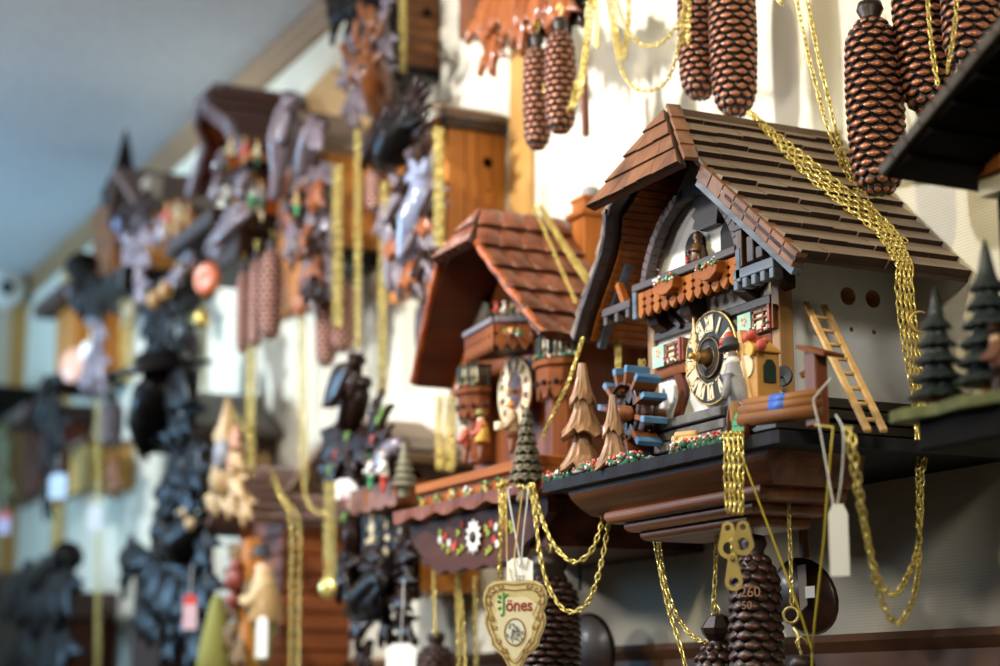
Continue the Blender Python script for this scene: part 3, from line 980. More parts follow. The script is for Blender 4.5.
# trough of logs, post, green arched hatch
tr0, tr1 = P(742, 424, .272), P(817, 418, .25)
for k, (dv, r) in enumerate(((0, .0072), (-9, .0062), (-16, .005))):
    a, b = P(742, 420 + dv, .270), P(818, 410 + dv, .262)
    c = MB(wood('brown trough log', '7d4f2b', 'a87242', 'x', 60, .5, .3, 0, .07, .2)); c.tube([a, a.lerp(b, .5), b], [r, r * 1.05, r], 10)
    lg = c.build('trough_log', A_)
    if k:
        d = (b - a).normalized()
        MB(paint('blue tape', '3f6fd0', .5)).tube([a.lerp(b, .42), a.lerp(b, .62)], r * 1.08, 10).build('blue_mark', lg)
pa, pb = P(818, 424, .255), P(818, 350, .255)
po = MB(rbz_w).bx(pa.x - .010, pa.x + .009, .248, .262, ZT, pb.z).build('post', A_, bevel=.0015)
MB(rb_w).bar(P(806, 348, .255), P(834, 355, .25), .026, .004).build('post_roof', po)
MB(rb_w).bar(P(801, 376, .262), P(812, 369, .256), .005, .005).build('spout', po)
gc = P(738, 418, .272)
ar = MB(paint('dark red arch', '5e2a1e', .4))
pts = [gc + V((.015 * math.cos(a), 0, .016 * math.sin(a))) for a in [i * PI / 12 for i in range(13)]]
ar.tube([pts[0] + V((0, 0, -.02))] + pts + [pts[-1] + V((0, 0, -.02))], .0032, 8)
ao = ar.build('arched_hatch', A_)
gp = MB(green_p)
for k in range(5):
    gp.bx(gc.x - .013, gc.x + .013, -gc.y - .003, -gc.y, gc.z - .02 + k * .0066, gc.z - .0142 + k * .0066)
gp.build('hatch_board', ao)
# black round pan hung on a wire, white jug
jc = P(772, 398, .19)
jg = MB(white_c).lathe([(.006, 0), (.011, .004), (.012, .012), (.009, .02), (.005, .026), (.006, .032), (.0005, .033)], 16, jc + V((0, 0, -.008)))
jg.build('white_jug', A_)
pc = P(784, 377, .185)
pn = MB(blk).lathe([(.001, 0), (.010, 0), (.011, .004), (.0095, .004), (.001, .0015)], 20, pc, (.5, -.85, .1))
pn.tube([pc, P(772, 378, .2)], .0008, 6)
pn.build('black_pan', A_)
# clock pedlar with a clock on his back
def pedlar():
    g = lambda u, v, o=.268: P(u, v, o)
    pel = g(741, 398); che = g(736, 370); neck = g(733, 358); head = g(731.5, 351)
    J = [pel, che, neck, head,
         g(736, 412), g(733, 427),                 # far leg
         g(749, 412, .264), g(752, 430, .262),     # near leg
         g(728, 384, .278), g(724, 400, .285),     # far arm
         g(746, 384, .258), g(737, 402, .270)]     # near arm
    E_ = [(0, 1), (1, 2), (2, 3), (0, 4), (4, 5), (0, 6), (6, 7), (1, 8), (8, 9), (1, 10), (10, 11)]
    R_ = [.012, .012, .0045, .0065, .0065, .005, .0065, .005, .0055, .004, .0055, .004]
    me = figure(J, E_, R_, 0, 'pedlar_figure')
    o = place_mesh(me, 'pedlar_figure', A_, Matrix.Identity(4))
    me.materials.clear(); me.materials.append(grey_p); me.materials.append(skin_p); me.materials.append(tan_p)
    org = V(ORG[A_.name])
    for p_ in me.polygons:
        c = p_.center + org
        p_.use_smooth = True
        if c.z > (neck.z + .002): p_.material_index = 1
        elif c.z < pel.z - .006: p_.material_index = 2
    hat = MB(paint('dark grey felt', '3c3d40', .7))
    hat.lathe([(.013, 0), (.0135, .0015), (.0085, .003), (.008, .008), (.0045, .011), (.0005, .0115)], 16, head + V((0, 0, .0025)), (-.15, -.1, 1))
    hat.build('hat', o)
    MB(white_c).lathe([(.008, -.003), (.0085, .0), (.006, .004), (.004, .005)], 12, neck + V((0, 0, -.004)), (-.2, -.1, 1)).build('collar', o)
    nose = MB(skin_p).ell(head + V((-.0065, -.004, -.001)), .0016, n=6, rings=4); nose.build('nose', o)
    shp = MB(blk)
    for a in (J[5], J[7]): shp.ell(a + V((-.004, -.002, -.002)), (.0075, .005, .004))
    shp.build('shoes', o)
    # pack: a frame of pale boards carrying a little yellow clock and red bundles
    k0, k1 = g(758, 424, .262), g(742, 331, .262)
    pk = MB(light_w).bar(k0, k1, .006, .010, (0, 1, 0)); pko = pk.build('back_frame', o, bevel=.0008)
    cb = MB(wood('honey wood', 'b8823c', 'd9a85c', 'z', 50, .4))
    q = g(759, 381, .252); cx = V((q.x, q.y, q.z))
    cb.box(cx, (.034, .026, .058))
    cb.poly_prism([cx + V((-.022, -.014, .025)), cx + V((.022, -.014, .025)), cx + V((0, -.014, .040))], (0, .028, 0))
    cbo = cb.build('carried_clock', o, bevel=.001)
    MB(cream_p).disc(cx + V((-.0, -.0132, .013)), .0115, .0015, 20).build('small_dial', cbo)
    MB(paint('dark green glass', '2d3b33', .2)).poly_prism([cx + V((.0182, -.007, -.004)), cx + V((.0182, .007, -.004)), cx + V((.0182, .007, .012)), cx + V((.0182, .003, .018)), cx + V((.0182, -.003, .018)), cx + V((.0182, -.007, .012))], (.0012, 0, 0)).build('side_window', cbo)
    MB(yellow_p).disc(g(756, 350, .262), .0065, .008, 18).build('yellow_drum', pko)
    rdm = paint('faded red cloth', 'cf5f4a', .6, 'b84a3a', 60)
    for nm, grp in (('red_bundle', ((725, 342, .007), (729, 337, .006), (723, 349, .0055), (732, 343, .006), (727, 346, .006))), ('red_bundle', ((748, 338, .0065), (755, 340, .007), (761, 345, .006), (744, 335, .006), (752, 334, .0055), (765, 341, .005)))):
        rd = MB(rdm)
        for u, v, r in grp: rd.ell(g(u, v, .262 + random.uniform(-.006, .006)), (r, r * .9, r * random.uniform(.6, 1)), n=7, rings=5)
        rd.build(nm, pko)
pedlar()
# ------------------------------------------------------------------ chains and weights about the big chalet
def onA(u, v, lift=.009):
    """point on the near roof slope of the big chalet"""
    d = ray(u, v); k = HW / (ZR - ZE)
    # plane through the eave line: x = XC + (ZR - z) k
    t = (XC + k * (ZR - CAM.z)) / (d.x + k * d.z)
    return CAM + d * t + nR * lift
gA = 'brass chains drawn up over the shingle roof'
lA = 'brass chain in the bundle drawn up over the shingle roof of the large chalet clock'
eav = onA(904, 262)
for i in range(4):
    du = (i - 1.5) * 4.6
    a = [onA(746 + i * 1.5, 119 + i * 1.0), onA(775 + du * .5, 147 - du * .25), onA(812 + du, 181 - du * .55), onA(850 + du, 212 - du * .5), onA(880 + du, 237 - du * .4)]
    e = onA(896 + du * .9, 252 - du * .2, .012)
    o_ = -e.y
    xe = XC + HW + .017
    ed_ = PX(903.5 + du * .95, 263 - du * .1, XC + HW + .011)
    b = [ed_, PX(904.5 + du, 271, xe), PX(904 + du * 1.0, 283, xe), PX(907 + du * 1.0, 315, xe), PX(912 + du * .9, 355, xe), PX(918 + du * .7, 395, xe), PX(921 + du * .5, 440, xe)]
    o_ = -b[-1].y - .004
    if i in (0, 2):
        k_ = i // 2; dv = -27 * k_
        q = [P(918 + 3 * k_, 500, o_ + .03), P(919 - 1 * k_, 560 + dv * .5, .13), P(912 - 4 * k_, 602 + dv, .16), P(897 - 3 * k_, 624 + dv * 1.05, .19), P(882 - k_ * 3, 602 + dv * .8, .22), P(871 - 2 * k_, 560 + dv * .5, .245), P(861 - 2 * k_, 500, .27), P(855 - 4 * k_, 455, .283), P(851 - 5 * k_, 431, .283), P(846 - 3 * k_, 428, .272)]
        b += q
    else:
        b += [P(924, 470, o_ + .01)]
    chain(lA, spline(a + b, 6), .0084, .00115, gA)
# crescent ring on the chain end
cr = PX(920, 322, XC + HW + .022)
crm = MB(brass_pale)
crm.tube([cr + RGT * (.0105 * math.cos(t)) + V((0, 0, .0105 * math.sin(t))) for t in [math.radians(60 + 240 * i / 14) for i in range(15)]], [.0005 + .0017 * math.sin(PI * i / 14) for i in range(15)], 7)
tag(crm.build('chain_hook', None, origin=cr), 'pale crescent-shaped hook hanging beside the chain bundle near the black firs', 'hook')
# pair coming down from a clock above
for du, lab in ((0, 'brass chain hanging from above onto the shingle roof, near strand of two'), (11, 'brass chain hanging from above onto the shingle roof, strand beside the long fir cone')):
    chain(lab, spline([P(794 + du, -14, .09), P(806 + du * .9, 45, .09), P(820 + du * .8, 100, .088), P(832 + du * .6, 140, .085), onA(843 + du * .5, 180), onA(870 + du * .5, 225), onA(893 + du, 250)], 8), .0078, .001, 'chain pair falling onto the roof')
# bundle hooked on the front edge of the base, with drilled end plates
ends = []
for i in range(4):
    u = 726 + i * 5
    p = [P(u + 1, 436, .268), P(u, 434, .284), P(u, 450, .288), P(u + .6, 480, .288), P(u + 1.5 - (i - 1.5) * .6, 518, .288)]
    chain('brass chain of the bundle hooked over the front edge of the large chalet base', spline(p, 6), .0088, .00125, 'chains over the base edge')
def plate(u0, v0, u1, v1, off, w, label, ang=0):
    a, b = P(u0, v0, off), P(u1, v1, off)
    mb = MB(brass_pale)
    d = (b - a).normalized(); L = (b - a).length
    x = V((math.cos(.75), math.sin(.75), 0)); n_ = d.cross(x).normalized()
    n = 12; out = []
    top, bot = w * .58, w
    for i in range(n + 1): t = PI - PI * i / n; out.append(a + x * (top * math.cos(t)) - d * (top * math.sin(t)))
    for i in range(n + 1): t = PI * i / n; out.append(b + x * (bot * math.cos(t)) + d * (bot * math.sin(t)))
    mb.poly_prism([q - n_ * .0008 for q in out], n_ * .0016)
    o = mb.build('chain_end_plate', None, origin=a)
    def hol(c):
        c.lathe([(w * .27, -.01), (w * .27, .01)], 16, a, n_, smooth=False)
        c.lathe([(w * .56, -.01), (w * .56, .01)], 18, b, n_, smooth=False)
    cut(o, hol, brass_pale)
    return tag(o, label, 'chain plate', 'drilled brass plates')
plate(728, 528, 729, 548, .287, .0105, 'brass plate with two holes at the chain end, beside the base console')
plate(743, 527, 743, 544, .291, .0105, 'brass plate with two holes at the chain end, nearer the black fir cone')
plate(733, 560, 734, 582, .289, .0085, 'lowest brass plate with two holes, hanging under two others')
chain('short brass chain between the drilled end plates', [P(732, 540, .288), P(733, 560, .289)], .006, .0008)
# slack chains under the base
chain('brass chain hanging in a long slack line under the console, outer strand', hang((655, 541, .2), (660, 570, .2), (669, 610, .2), (680, 645, .2), (692, 690, .2)), .0076, .001, 'slack chains under the console')
chain('brass chain hanging under the console, looped towards the small cone', hang((659, 541, .19), (665, 580, .19), (675, 612, .19), (690, 634, .19), (706, 642, .19), (716, 634, .19)), .0070, .0009, 'slack chains under the console')
chain('brass chain running straight down from the console to the small cone hook', hang((717, 522, .19), (716, 560, .19), (714, 600, .19), (712, 625, .19)), .0074, .001)
chain('thin brass chain hanging before the pendulum, ending in a ring', hang((787, 472, .2), (789, 520, .2), (791, 570, .2), (792, 605, .2)), .0068, .0009)
rg = P(791, 615, .2)
tag(MB(brass_pale).ring(rg, .0075, .0013, (.6, -.8, 0), 20, 6).build('chain_ring', None, origin=rg), 'brass ring at the end of the thin chain', 'ring')
tag(MB(brass_pale).tube(spline([P(793, 628, .2), P(797, 634, .2), P(799, 645, .2), P(801, 655, .2)], 5), [.0022] * 10 + [.0012] * 6, 6, flat=.4).build('chain_hook', None, origin=P(793, 628, .2)), 'small brass hook hanging beneath the chain ring', 'hook')
# elastic bands, strings, price tags
yel = paint('yellow elastic', 'c9b02c', .5)
band = MB(yel).tube([P(738, 445, .285), P(750, 478, .28), P(775, 545, .265), P(800, 612, .24), P(812, 650, .23), P(812, 690, .23)], .0012, 6, flat=.6)
band.tube([P(815, 425, .285), P(833, 427, .287), P(830, 460, .283), P(824, 540, .26), P(815, 620, .235), P(812, 652, .23)], .0013, 6, flat=.6)
tag(band.build('elastic_band', None, origin=P(812, 650, .23)), 'yellow elastic band stretched in a V below the large chalet base', 'band')
cord = paint('white cord', 'd6d4cf', .7)
def price_tag(label, string, c_uv, off, w_uv, h, ang=0, mat=white_c, strip=None, name='price_tag', lab2=None):
    """paper tag with its loop of string; w_uv is its half width in metres"""
    c = P(*c_uv, off)
    e = empty(name, c, label, 'tag')
    x = V((math.cos(.7), math.sin(.7), 0)) if ang == 0 else V((math.cos(ang), math.sin(ang), 0))
    out = [(-w_uv, -h), (w_uv, -h), (w_uv, h * .72), (w_uv * .55, h), (-w_uv * .55, h), (-w_uv, h * .72)]
    n_ = x.cross(V((0, 0, 1)))
    card = MB(mat).poly_prism([c + x * a + V((0, 0, b)) for a, b in out], n_ * .0006)
    co = card.build('card', e)
    if strip: MB(strip).poly_prism([c + x * a + V((0, 0, b)) - n_ * .0004 for a, b in [(-w_uv, h * .45), (w_uv, h * .45), (w_uv, h * .72), (w_uv * .55, h), (-w_uv * .55, h), (-w_uv, h * .72)]], n_ * .0014).build('colour_band', co)
    if string:
        s = MB(cord)
        for line in string: s.tube(spline([P(*q) for q in line], 5), .0009, 6)
        s.build('string', e)
    return e, c, x, n_
price_tag('white paper tag hanging by a white cord loop from the large chalet base', [[(831, 378, .275), (815, 397, .29), (814, 404, .291), (820, 430, .29), (829, 480, .288), (834, 508, .287)], [(836, 415, .28), (843, 430, .29), (843, 460, .289), (840, 490, .288), (836, 510, .287)]], (839, 540), .287, .0085, .031)

# fir cone weights, near ones
cone0 = make_cone(P(870, 12, .10), .196, .0285, 22, 10, 'long copper-tipped fir cone weight hanging lowest, ending over the shingle roof', tilt=(0, -.03))
again(cone0, P(914, -66, .066), 'copper-tipped fir cone weight with a chain across it, second of the near three', 1, (0, -.05))
again(cone0, P(968, -112, .06), 'copper-tipped fir cone weight half hidden by the dark near roof', 1, (0, -.05))
cone1 = make_cone(P(731, -50, .10), .205, .0265, 23, 10, 'fir cone weight ending just above the chalet roof ridge, longer of a pair')
again(cone1, P(697, -50, .10), 'fir cone weight with brass chain in front, shorter of the pair above the ridge', .93)
dark_cone = make_cone(P(754, 546, .20), .21, .0262, 21, 9, 'dark fir cone weight with cast numbers below the large chalet', tip=cone_bz)
cone_c = make_cone(P(718, 634, .19), .16, .0265, 15, 11, 'dark fir cone weight with faceted cap at the bottom edge of the photo', tip=cone_bz)
mbk = MB(cone_dk).lathe([(.002, .022), (.010, .018), (.0185, .006), (.0165, 0), (.011, -.007), (.009, -.014)], 8, P(718, 634, .19), smooth=False)
mbk.build('faceted_cap', cone_c)
cone_c.rotation_euler.z = 0
again(dark_cone, P(802, 668, .20), 'dark fir cone weight just entering at the bottom edge, under the small hook')
# cast numbers on the dark cone
for s_, v_, sz in (('1260', 594, .014), ('50', 607, .011)):
    p = P(754, v_, .20); n_ = (CAM - p); n_.z = 0; n_.normalize()
    n_ = Matrix.Rotation(math.radians(-14), 3, 'Z') @ n_
    x_ = V((0, 0, 1)).cross(n_)
    me = text_mesh(s_, sz, paint('worn copper letter', 'b08a74', .4, metallic=.4), .0012)
    me.transform(Matrix.Translation(-p) @ frame_of(x_, V((0, 0, 1)), n_, p + n_ * .0285))
    me.transform(Matrix.Rotation(-dark_cone.rotation_euler.z, 4, 'Z') @ Matrix.Translation(p - V(dark_cone.location)))
    t_ = bpy.data.objects.new('cast_number', me); COL.objects.link(t_); t_.parent = dark_cone
dcone2 = make_cone(P(549, 568, .22), .21, .036, 25, 11, 'dark fir cone weight behind the heart-shaped paper tag', tip=cone_bz)
cap_ = MB(cone_dk).lathe([(.004, .018), (.02, .014), (.023, .002), (.018, -.004), (.022, -.012), (.012, -.02)], 16, P(549, 568, .22)); cap_.build('cap', dcone2)
dcone2.rotation_euler.z = 0
# ------------------------------------------------------------------ middle clock: tiled chalet with two turrets
TX, TZR, TZE, TW = -2.222, 2.157, 1.945, .202
tower = empty('cuckoo_clock', (TX, 0, 1.7), 'chalet cuckoo clock with red-brown tiled roof, two turrets and musicians', 'clock')
T_ = tower
tnR = V((TZR - TZE, 0, TW)).normalized(); tnL = V((-tnR.x, 0, tnR.z))
def toff(s): return lerp(.200, .240, s / .31) if s < .31 else lerp(.240, .215, (s - .31) / .69)
def bell(s): return -.002 * math.sin(PI * s)          # slight hollow of the slope
def qR(s, w_): return V((TX + TW * s, -lerp(toff(s), .002, w_), TZR + (TZE - TZR) * s)) + tnR * bell(s)
def qL(s, w_): return V((TX - TW * s, -lerp(toff(s), .002, w_), TZR + (TZE - TZR) * s)) + tnL * bell(s)
tile_m = wood('red brown glazed tile', '6e3c28', 'a3654a', 'y', 26, .33, .2, .35, .5)
tile_e = wood('dark tile edge', '3c1d14', '5a3022', 'y', 60, .4, .3)
def tiles(mb, pf, nrm, rows, width, thick, camber):
    nrm = V(nrm)
    for i in range(rows):
        s0, s1 = max(0, (i - .25) / rows), (i + 1) / rows
        L = (pf(s1, 1) - pf(s1, 0)).length
        k = max(2, round(L / width)); n = 5
        for j in range(k):
            a, b = j / k, (j + 1) / k
            up, lo, lo2 = [], [], []
            e = random.uniform(-.012, .012)
            for q in range(n + 1):
                t = q / n; w_ = lerp(a, b, t); arch = camber * math.sin(PI * t)
                up.append(mb.v(pf(s0, w_) + nrm * (.001 + arch * .4)))
                sl = s1 + e / rows + .07 / rows * math.sin(PI * t)
                lo.append(mb.v(pf(sl, w_) + nrm * (thick + arch)))
                lo2.append(mb.v(pf(sl, w_) - nrm * .0005))
            mb.m(tile_m); mb.sm = True
            for q in range(n): mb.f((up[q], up[q + 1], lo[q + 1], lo[q]))
            mb.m(tile_e); mb.sm = False
            for q in range(n): mb.f((lo[q], lo[q + 1], lo2[q + 1], lo2[q]))
            mb.f((up[0], lo[0], lo2[0])); mb.f((up[n], lo2[n], lo[n]))
    return mb
tr = MB(tile_m); tiles(tr, qR, tnR, 6, .034, .0075, .004); tro = tr.build('roof', T_)
tl = MB(tile_m); tiles(tl, qL, tnL, 6, .034, .0075, .004); tl.build('roof_slope', tro)
dk = MB(wood('dark red brown underside', '45200f', '652f18', 'y', 40, .5, .1))
for n_, pf in ((tnR, qR), (tnL, qL)):
    for a, b in zip([0, .155, .31, .5, .75], [.155, .31, .5, .75, 1.0]):
        dk.poly_prism([pf(a, .05), pf(b, .05), pf(b, 1), pf(a, 1)], -n_ * .005)
dk.build('roof_deck', tro)
tA, tHL, tHR = V((TX, -.2005, TZR + .002)), V((TX - .061, -.243, 2.0925)), V((TX + .061, -.243, 2.0925))
tnH = (tHR - tHL).cross(tA - tHL).normalized()
if tnH.y > 0: tnH = -tnH
hp_ = MB(tile_m); tiles(hp_, lambda s, w_: tA.lerp(tHL, s).lerp(tA.lerp(tHR, s), w_), tnH, 2, .022, .006, .0025)
hp_.m(tile_e).poly_prism([tA, tHL, tHR], -tnH * .007)
hp_.build('hip', tro)
orange_red = wood('bright orange brown edge', '9a4216', 'c66b2c', 'x', 50, .3, .1, .4)
for pf, n_ in ((qR, tnR), (qL, tnL)):
    bg_ = MB(orange_red)
    ss = [.30, .44, .58, .72, .86, 1.0]
    for a, b in zip(ss, ss[1:]):
        p, q = pf(a, 0) + n_ * .009, pf(b, 0) + n_ * .009
        m_ = (p + q) / 2 - n_ * .003
        bg_.poly_prism([p, m_, q, q - n_ * .009, m_ - n_ * .008, p - n_ * .009], (0, .008, 0))
    bg_.build('barge_board', tro, bevel=.001)
ch0 = PX(591, 250, -2.165)
chm = MB(orangez_w).box((-2.165, ch0.y, 2.09), (.036, .040, .16))
chm.m(orange_w).box((-2.165, ch0.y, 2.150), (.050, .054, .008)); chm.box((-2.165, ch0.y, 2.172), (.040, .044, .006))
cho = chm.build('chimney', tro, bevel=.0015)
MB(grey_p).lathe([(.010, 0), (.012, .004), (.012, .014), (.009, .016), (.008, .006)], 14, (-2.165, ch0.y, 2.175)).build('chimney_pot', cho)
# body
bodyw = wood('glossy brown body', '552a16', '80461f', 'z', 45, .45, .2, .1, .07, .18)
TO = .145
tg = lambda x: TZR - abs(x - TX) * (TZR - TZE) / TW - .022
ts = P(470, 500, .2).z
ts = 1.765
bw = MB(bodyw).poly_prism([(x, -TO, z) for x, z in ((TX - .135, ts), (TX + .135, ts), (TX + .135, tg(TX + .135)), (TX, tg(TX)), (TX - .135, tg(TX - .135)))], (0, TO - .001, 0))
bw.build('house_wall', T_)
fl_m = wood('flowered orange panel', 'c07028', 'd98a3a', 'z', 30, .4)
q = P(460, 345, .150)
fp = MB(fl_m).bx(q.x - .026, q.x + .026, TO, TO + .008, q.z - .07, q.z + .05)
for k in range(18):
    fp.m(random.choice([red_p, green_p, yellow_p, yellow_p])).ell((q.x + random.uniform(-.022, .022), -TO - .008, q.z + random.uniform(-.06, .045)), (.004, .0012, .004), n=7, rings=4)
fp.build('flower_panel', T_)
def turret(u, v_t, v_l, v_b, v_col, off, r, label):
    """half-round turret: lantern windows, ledge, hanging lattice, column"""
    t, l, b, c = (P(u, v, off) for v in (v_t, v_l, v_b, v_col))
    cx = V((l.x, -off + r * .75, 0))
    n = 6
    ang = [PI + PI * (i) / n for i in range(n + 1)]
    ring_ = lambda rr, z: [V((cx.x + rr * math.cos(a), cx.y + rr * math.sin(a) * .9, z)) for a in ang]
    led = MB(rb_w).poly_prism(ring_(r * 1.12, l.z - .004), (0, 0, .008)); lo = led.build('turret_ledge', T_, bevel=.001)
    gl = MB(cream_p)
    gl.poly_prism(ring_(r * .9, l.z + .004), (0, 0, t.z - l.z - .006)); go_ = gl.build('lantern_window', lo)
    fr = MB(wood('dark window frame', '22241f', '373a33', 'z', 50, .5))
    pr = ring_(r * .94, 0)
    for p in pr: fr.bx(p.x - .002, p.x + .002, -p.y - .0016, -p.y + .0016, l.z + .004, t.z)
    for z in (l.z + .006, t.z - .002): fr.tube([V((p.x, p.y, z)) for p in pr], .002, 5)
    for p0, p1 in zip(pr, pr[1:]):
        m_ = (p0 + p1) / 2; zz = (l.z + t.z) / 2
        fr.tube([V((p0.x, p0.y, l.z + .008)), V((m_.x, m_.y, zz + .004)), V((p1.x, p1.y, l.z + .008))], .0010, 4)
        fr.tube([V((m_.x, m_.y, l.z + .006)), V((m_.x, m_.y, t.z))], .0010, 4)
    fr.build('window_frame', go_)
    fl = MB(green_p)
    for k in range(18):
        a = PI + PI * random.random()
        fl.m(random.choice([green_p, dgreen_p, yellow_p, white_c, red_p])).ell((cx.x + r * 1.04 * math.cos(a), cx.y + r * .95 * math.sin(a), l.z + .006 + random.uniform(0, .006)), random.uniform(.0018, .0028), n=6, rings=4)
    tag(fl.build('flowers', lo), kind='stuff')
    sk = MB(rb_w); pr = ring_(r * .98, 0)
    for p0, p1 in zip(pr, pr[1:]):
        zt, zb = l.z - .004, b.z
        prof = [(0, zt), (1, zt), (1, lerp(zt, zb, .45)), (.86, lerp(zt, zb, .55)), (1, lerp(zt, zb, .65)), (.75, lerp(zt, zb, .92)), (.5, zb), (.25, lerp(zt, zb, .92)), (0, lerp(zt, zb, .65)), (.14, lerp(zt, zb, .55)), (0, lerp(zt, zb, .45))]
        d = (p1 - p0); nn = d.cross(V((0, 0, 1))).normalized() * .004
        sk.poly_prism([V((p0.x + d.x * t, p0.y + d.y * t, z)) for t, z in prof], -nn)
        m_ = (p0 + p1) / 2
        sk.m(blkm).ell(V((m_.x, m_.y, lerp(zt, zb, .5))) + nn * .4, .0038, n=8, rings=5); sk.m(rb_w)
    sk.build('hanging_lattice', lo, bevel=.0006)
    col = MB(bodyw)
    rr = [(r * .62 * (1 + .05 * (k % 2)), c.z + (l.z - c.z) * t) for t, k in ((0, 0), (.06, 0), (.07, 1), (.8, 1), (1, 0))]
    col.lathe([(q_[0], q_[1]) for q_ in rr], 16, (cx.x, cx.y + .004, 0), smooth=False, flute=lambda i, k, r_, h: (r_ * (1 + (.05 if k % 2 else 0)), h))
    col.build('turret_column', T_)
turret(543, 337, 364, 400, 470, .185, .037, 'near')
turret(463, 366, 392, 420, 462, .185, .034, 'far')
# bent balcony
zb0 = P(531, 319, .182).z
pts3 = [PZ(467, 336, zb0), PZ(496, 320, zb0), PZ(531, 319.5, zb0), PZ(549, 327, zb0)]
pts3[0].y = min(pts3[0].y, -.148); pts3[3].y = -.148
rl_ = MB(wood('grey violet hand rail', '5a545c', '7d7780', 'x', 60, .4))
for a, b in zip(pts3, pts3[1:]): rl_.bar(a, b, .014, .008)
rlo = rl_.build('balcony', T_, bevel=.001)
lt = MB(rb_w)
for a, b in zip(pts3, pts3[1:]):
    n = max(2, round((b - a).length / .016))
    d = (b - a) / n; nn = d.cross(V((0, 0, 1))).normalized() * .004
    for k in range(n):
        p = a + d * k
        prof = [(.04, -.004), (.96, -.004), (.96, -.016), (.75, -.0195), (.96, -.023), (.96, -.032), (.5, -.041), (.04, -.032), (.04, -.023), (.25, -.0195), (.04, -.016)]
        lt.poly_prism([p + d * t + V((0, 0, z)) for t, z in prof], nn)
lt.build('lattice_board', rlo, bevel=.0005)
MB(dark_w).poly_prism([(p.x, p.y + .006, zb0 - .036) for p in pts3], (0, 0, .006)).build('balcony_floor', rlo)
ft = MB(green_p)
for u, v in ((476, 342), (484, 336), (491, 333), (506, 331), (512, 331), (519, 332), (497, 333)):
    c = P(u, v, .212)
    for k in range(9): ft.m(random.choice([green_p, dgreen_p, yellow_p, white_c, red_p])).ell(c + V((random.uniform(-.006, .006), random.uniform(-.002, .004), random.uniform(-.004, .004))), .0024, n=6, rings=4)
tag(ft.build('flowers', rlo), kind='stuff')
gh = P(481, 322, .15); gt = P(481, 302, .15)
gm = MB(paint('grey weathered board', '7d7a70', .7, '97938a', 80)).poly_prism([(gh.x - .03, -.146, gh.z - .02), (gh.x + .03, -.146, gh.z - .02), (gh.x + .03, -.146, gt.z - .010), (gh.x, -.146, gt.z + .006), (gh.x - .03, -.146, gt.z - .010)], (0, -.008, 0))
gm.m(dark_w)
for k in range(5): gm.bx(gh.x - .028 + k * .0135, gh.x - .027 + k * .0135, .1545, .1555, gh.z - .018, gt.z - .012)
gm.build('gable_door', T_, bevel=.001)
def mini_person(parent, u, v_foot, v_head, off, jacket, legs, hat, hold=None, pose=0, hair=None, holdmat=None):
    """small painted carved figure, one skinned body"""
    ft_, hd_ = P(u, v_foot, off), P(u, v_head, off)
    H = hd_.z - ft_.z; c = V((ft_.x, ft_.y, ft_.z))
    X, Y = V((.8, -.2, 0)), V((-.45, -.9, 0))      # figure's side and front
    g = lambda x, y, z: c + X * (x * H) + Y * (y * H) + V((0, 0, z * H))
    J = [g(0, 0, .5), g(0, .02, .76), g(0, .02, .86), g(0, .04, .95), g(-.07, 0, .25), g(-.08, .02, .02), g(.07, .02, .25), g(.09, .05, .02),
         g(-.14, .03, .72), g(-.15, .14, .58), g(-.03, .22, .62), g(.14, .03, .72), g(.15, .14, .56), g(.04, .22, .60)]
    E_ = [(0, 1), (1, 2), (2, 3), (0, 4), (4, 5), (0, 6), (6, 7), (1, 8), (8, 9), (9, 10), (1, 11), (11, 12), (12, 13)]
    R_ = [H * r for r in (.13, .15, .07, .105, .085, .06, .085, .06, .075, .06, .05, .075, .06, .05)]
    me = figure(J, E_, R_, 0, 'carved_figure')
    o = place_mesh(me, 'carved_figure', parent, Matrix.Identity(4))
    me.materials.clear()
    for m_ in (jacket, skin_p, legs): me.materials.append(m_)
    org = V(ORG[parent.name])
    for p_ in me.polygons:
        z = (p_.center + org).z - c.z; p_.use_smooth = True
        p_.material_index = 1 if z > .845 * H else (2 if z < .45 * H else 0)
    hm = MB(hat).lathe([(.125 * H, 0), (.13 * H, .01 * H), (.08 * H, .03 * H), (.07 * H, .10 * H), (.01 * H, .12 * H)], 14, g(0, .04, .99), (-.1, -.05, 1))
    hm.build('hat', o)
    if hold == 'accordion':
        a = MB(holdmat or cream_p)
        for k in range(5): a.box(g(-.08 + .04 * k, .25, .60), (.03 * H, .07 * H, .16 * H))
        a.build('accordion', o)
    elif hold == 'horn':
        MB(holdmat or gold_p).tube([g(0, .2, .82), g(0, .34, .74), g(.02, .42, .70)], [.015 * H, .02 * H, .06 * H], 8).build('horn', o)
    elif hold == 'drum':
        MB(holdmat or cream_p).lathe([(.11 * H, 0), (.12 * H, .02 * H), (.12 * H, .15 * H), (.11 * H, .17 * H)], 14, g(0, .26, .5)).build('drum', o)
    elif hold == 'cape':
        MB(holdmat or yellow_p).lathe([(.15 * H, .40 * H), (.16 * H, .42 * H), (.13 * H, .62 * H), (.08 * H, .80 * H), (.03 * H, .84 * H)], 14, c + X * (.07 * H)).build('cape', o)
    return o
mini_person(T_, 466, 466, 424, .215, paint('brick red jacket', 'b5533a', .5), paint('brown breeches', '7d4a2c', .5), paint('dark green hat', '3c4734', .6), 'horn')
mini_person(T_, 482, 462, 414, .212, paint('brick red jacket', 'b5533a', .5), paint('brown breeches', '7d4a2c', .5), paint('olive hat', '8a8a4a', .6), 'cape', holdmat=paint('ochre cape', 'd9a83f', .5))
mini_person(T_, 513, 455, 406, .215, paint('tan jacket', 'b49872', .5), paint('brown breeches', '7d4a2c', .5), paint('orange yellow hat', 'd98f36', .5), 'drum')
for u, c in ((497, red_p), (505, white_c), (513, dgreen_p), (521, lichen_p)):
    mini_person(T_, u, 322, 303, .16, c, dgreen_p, c)
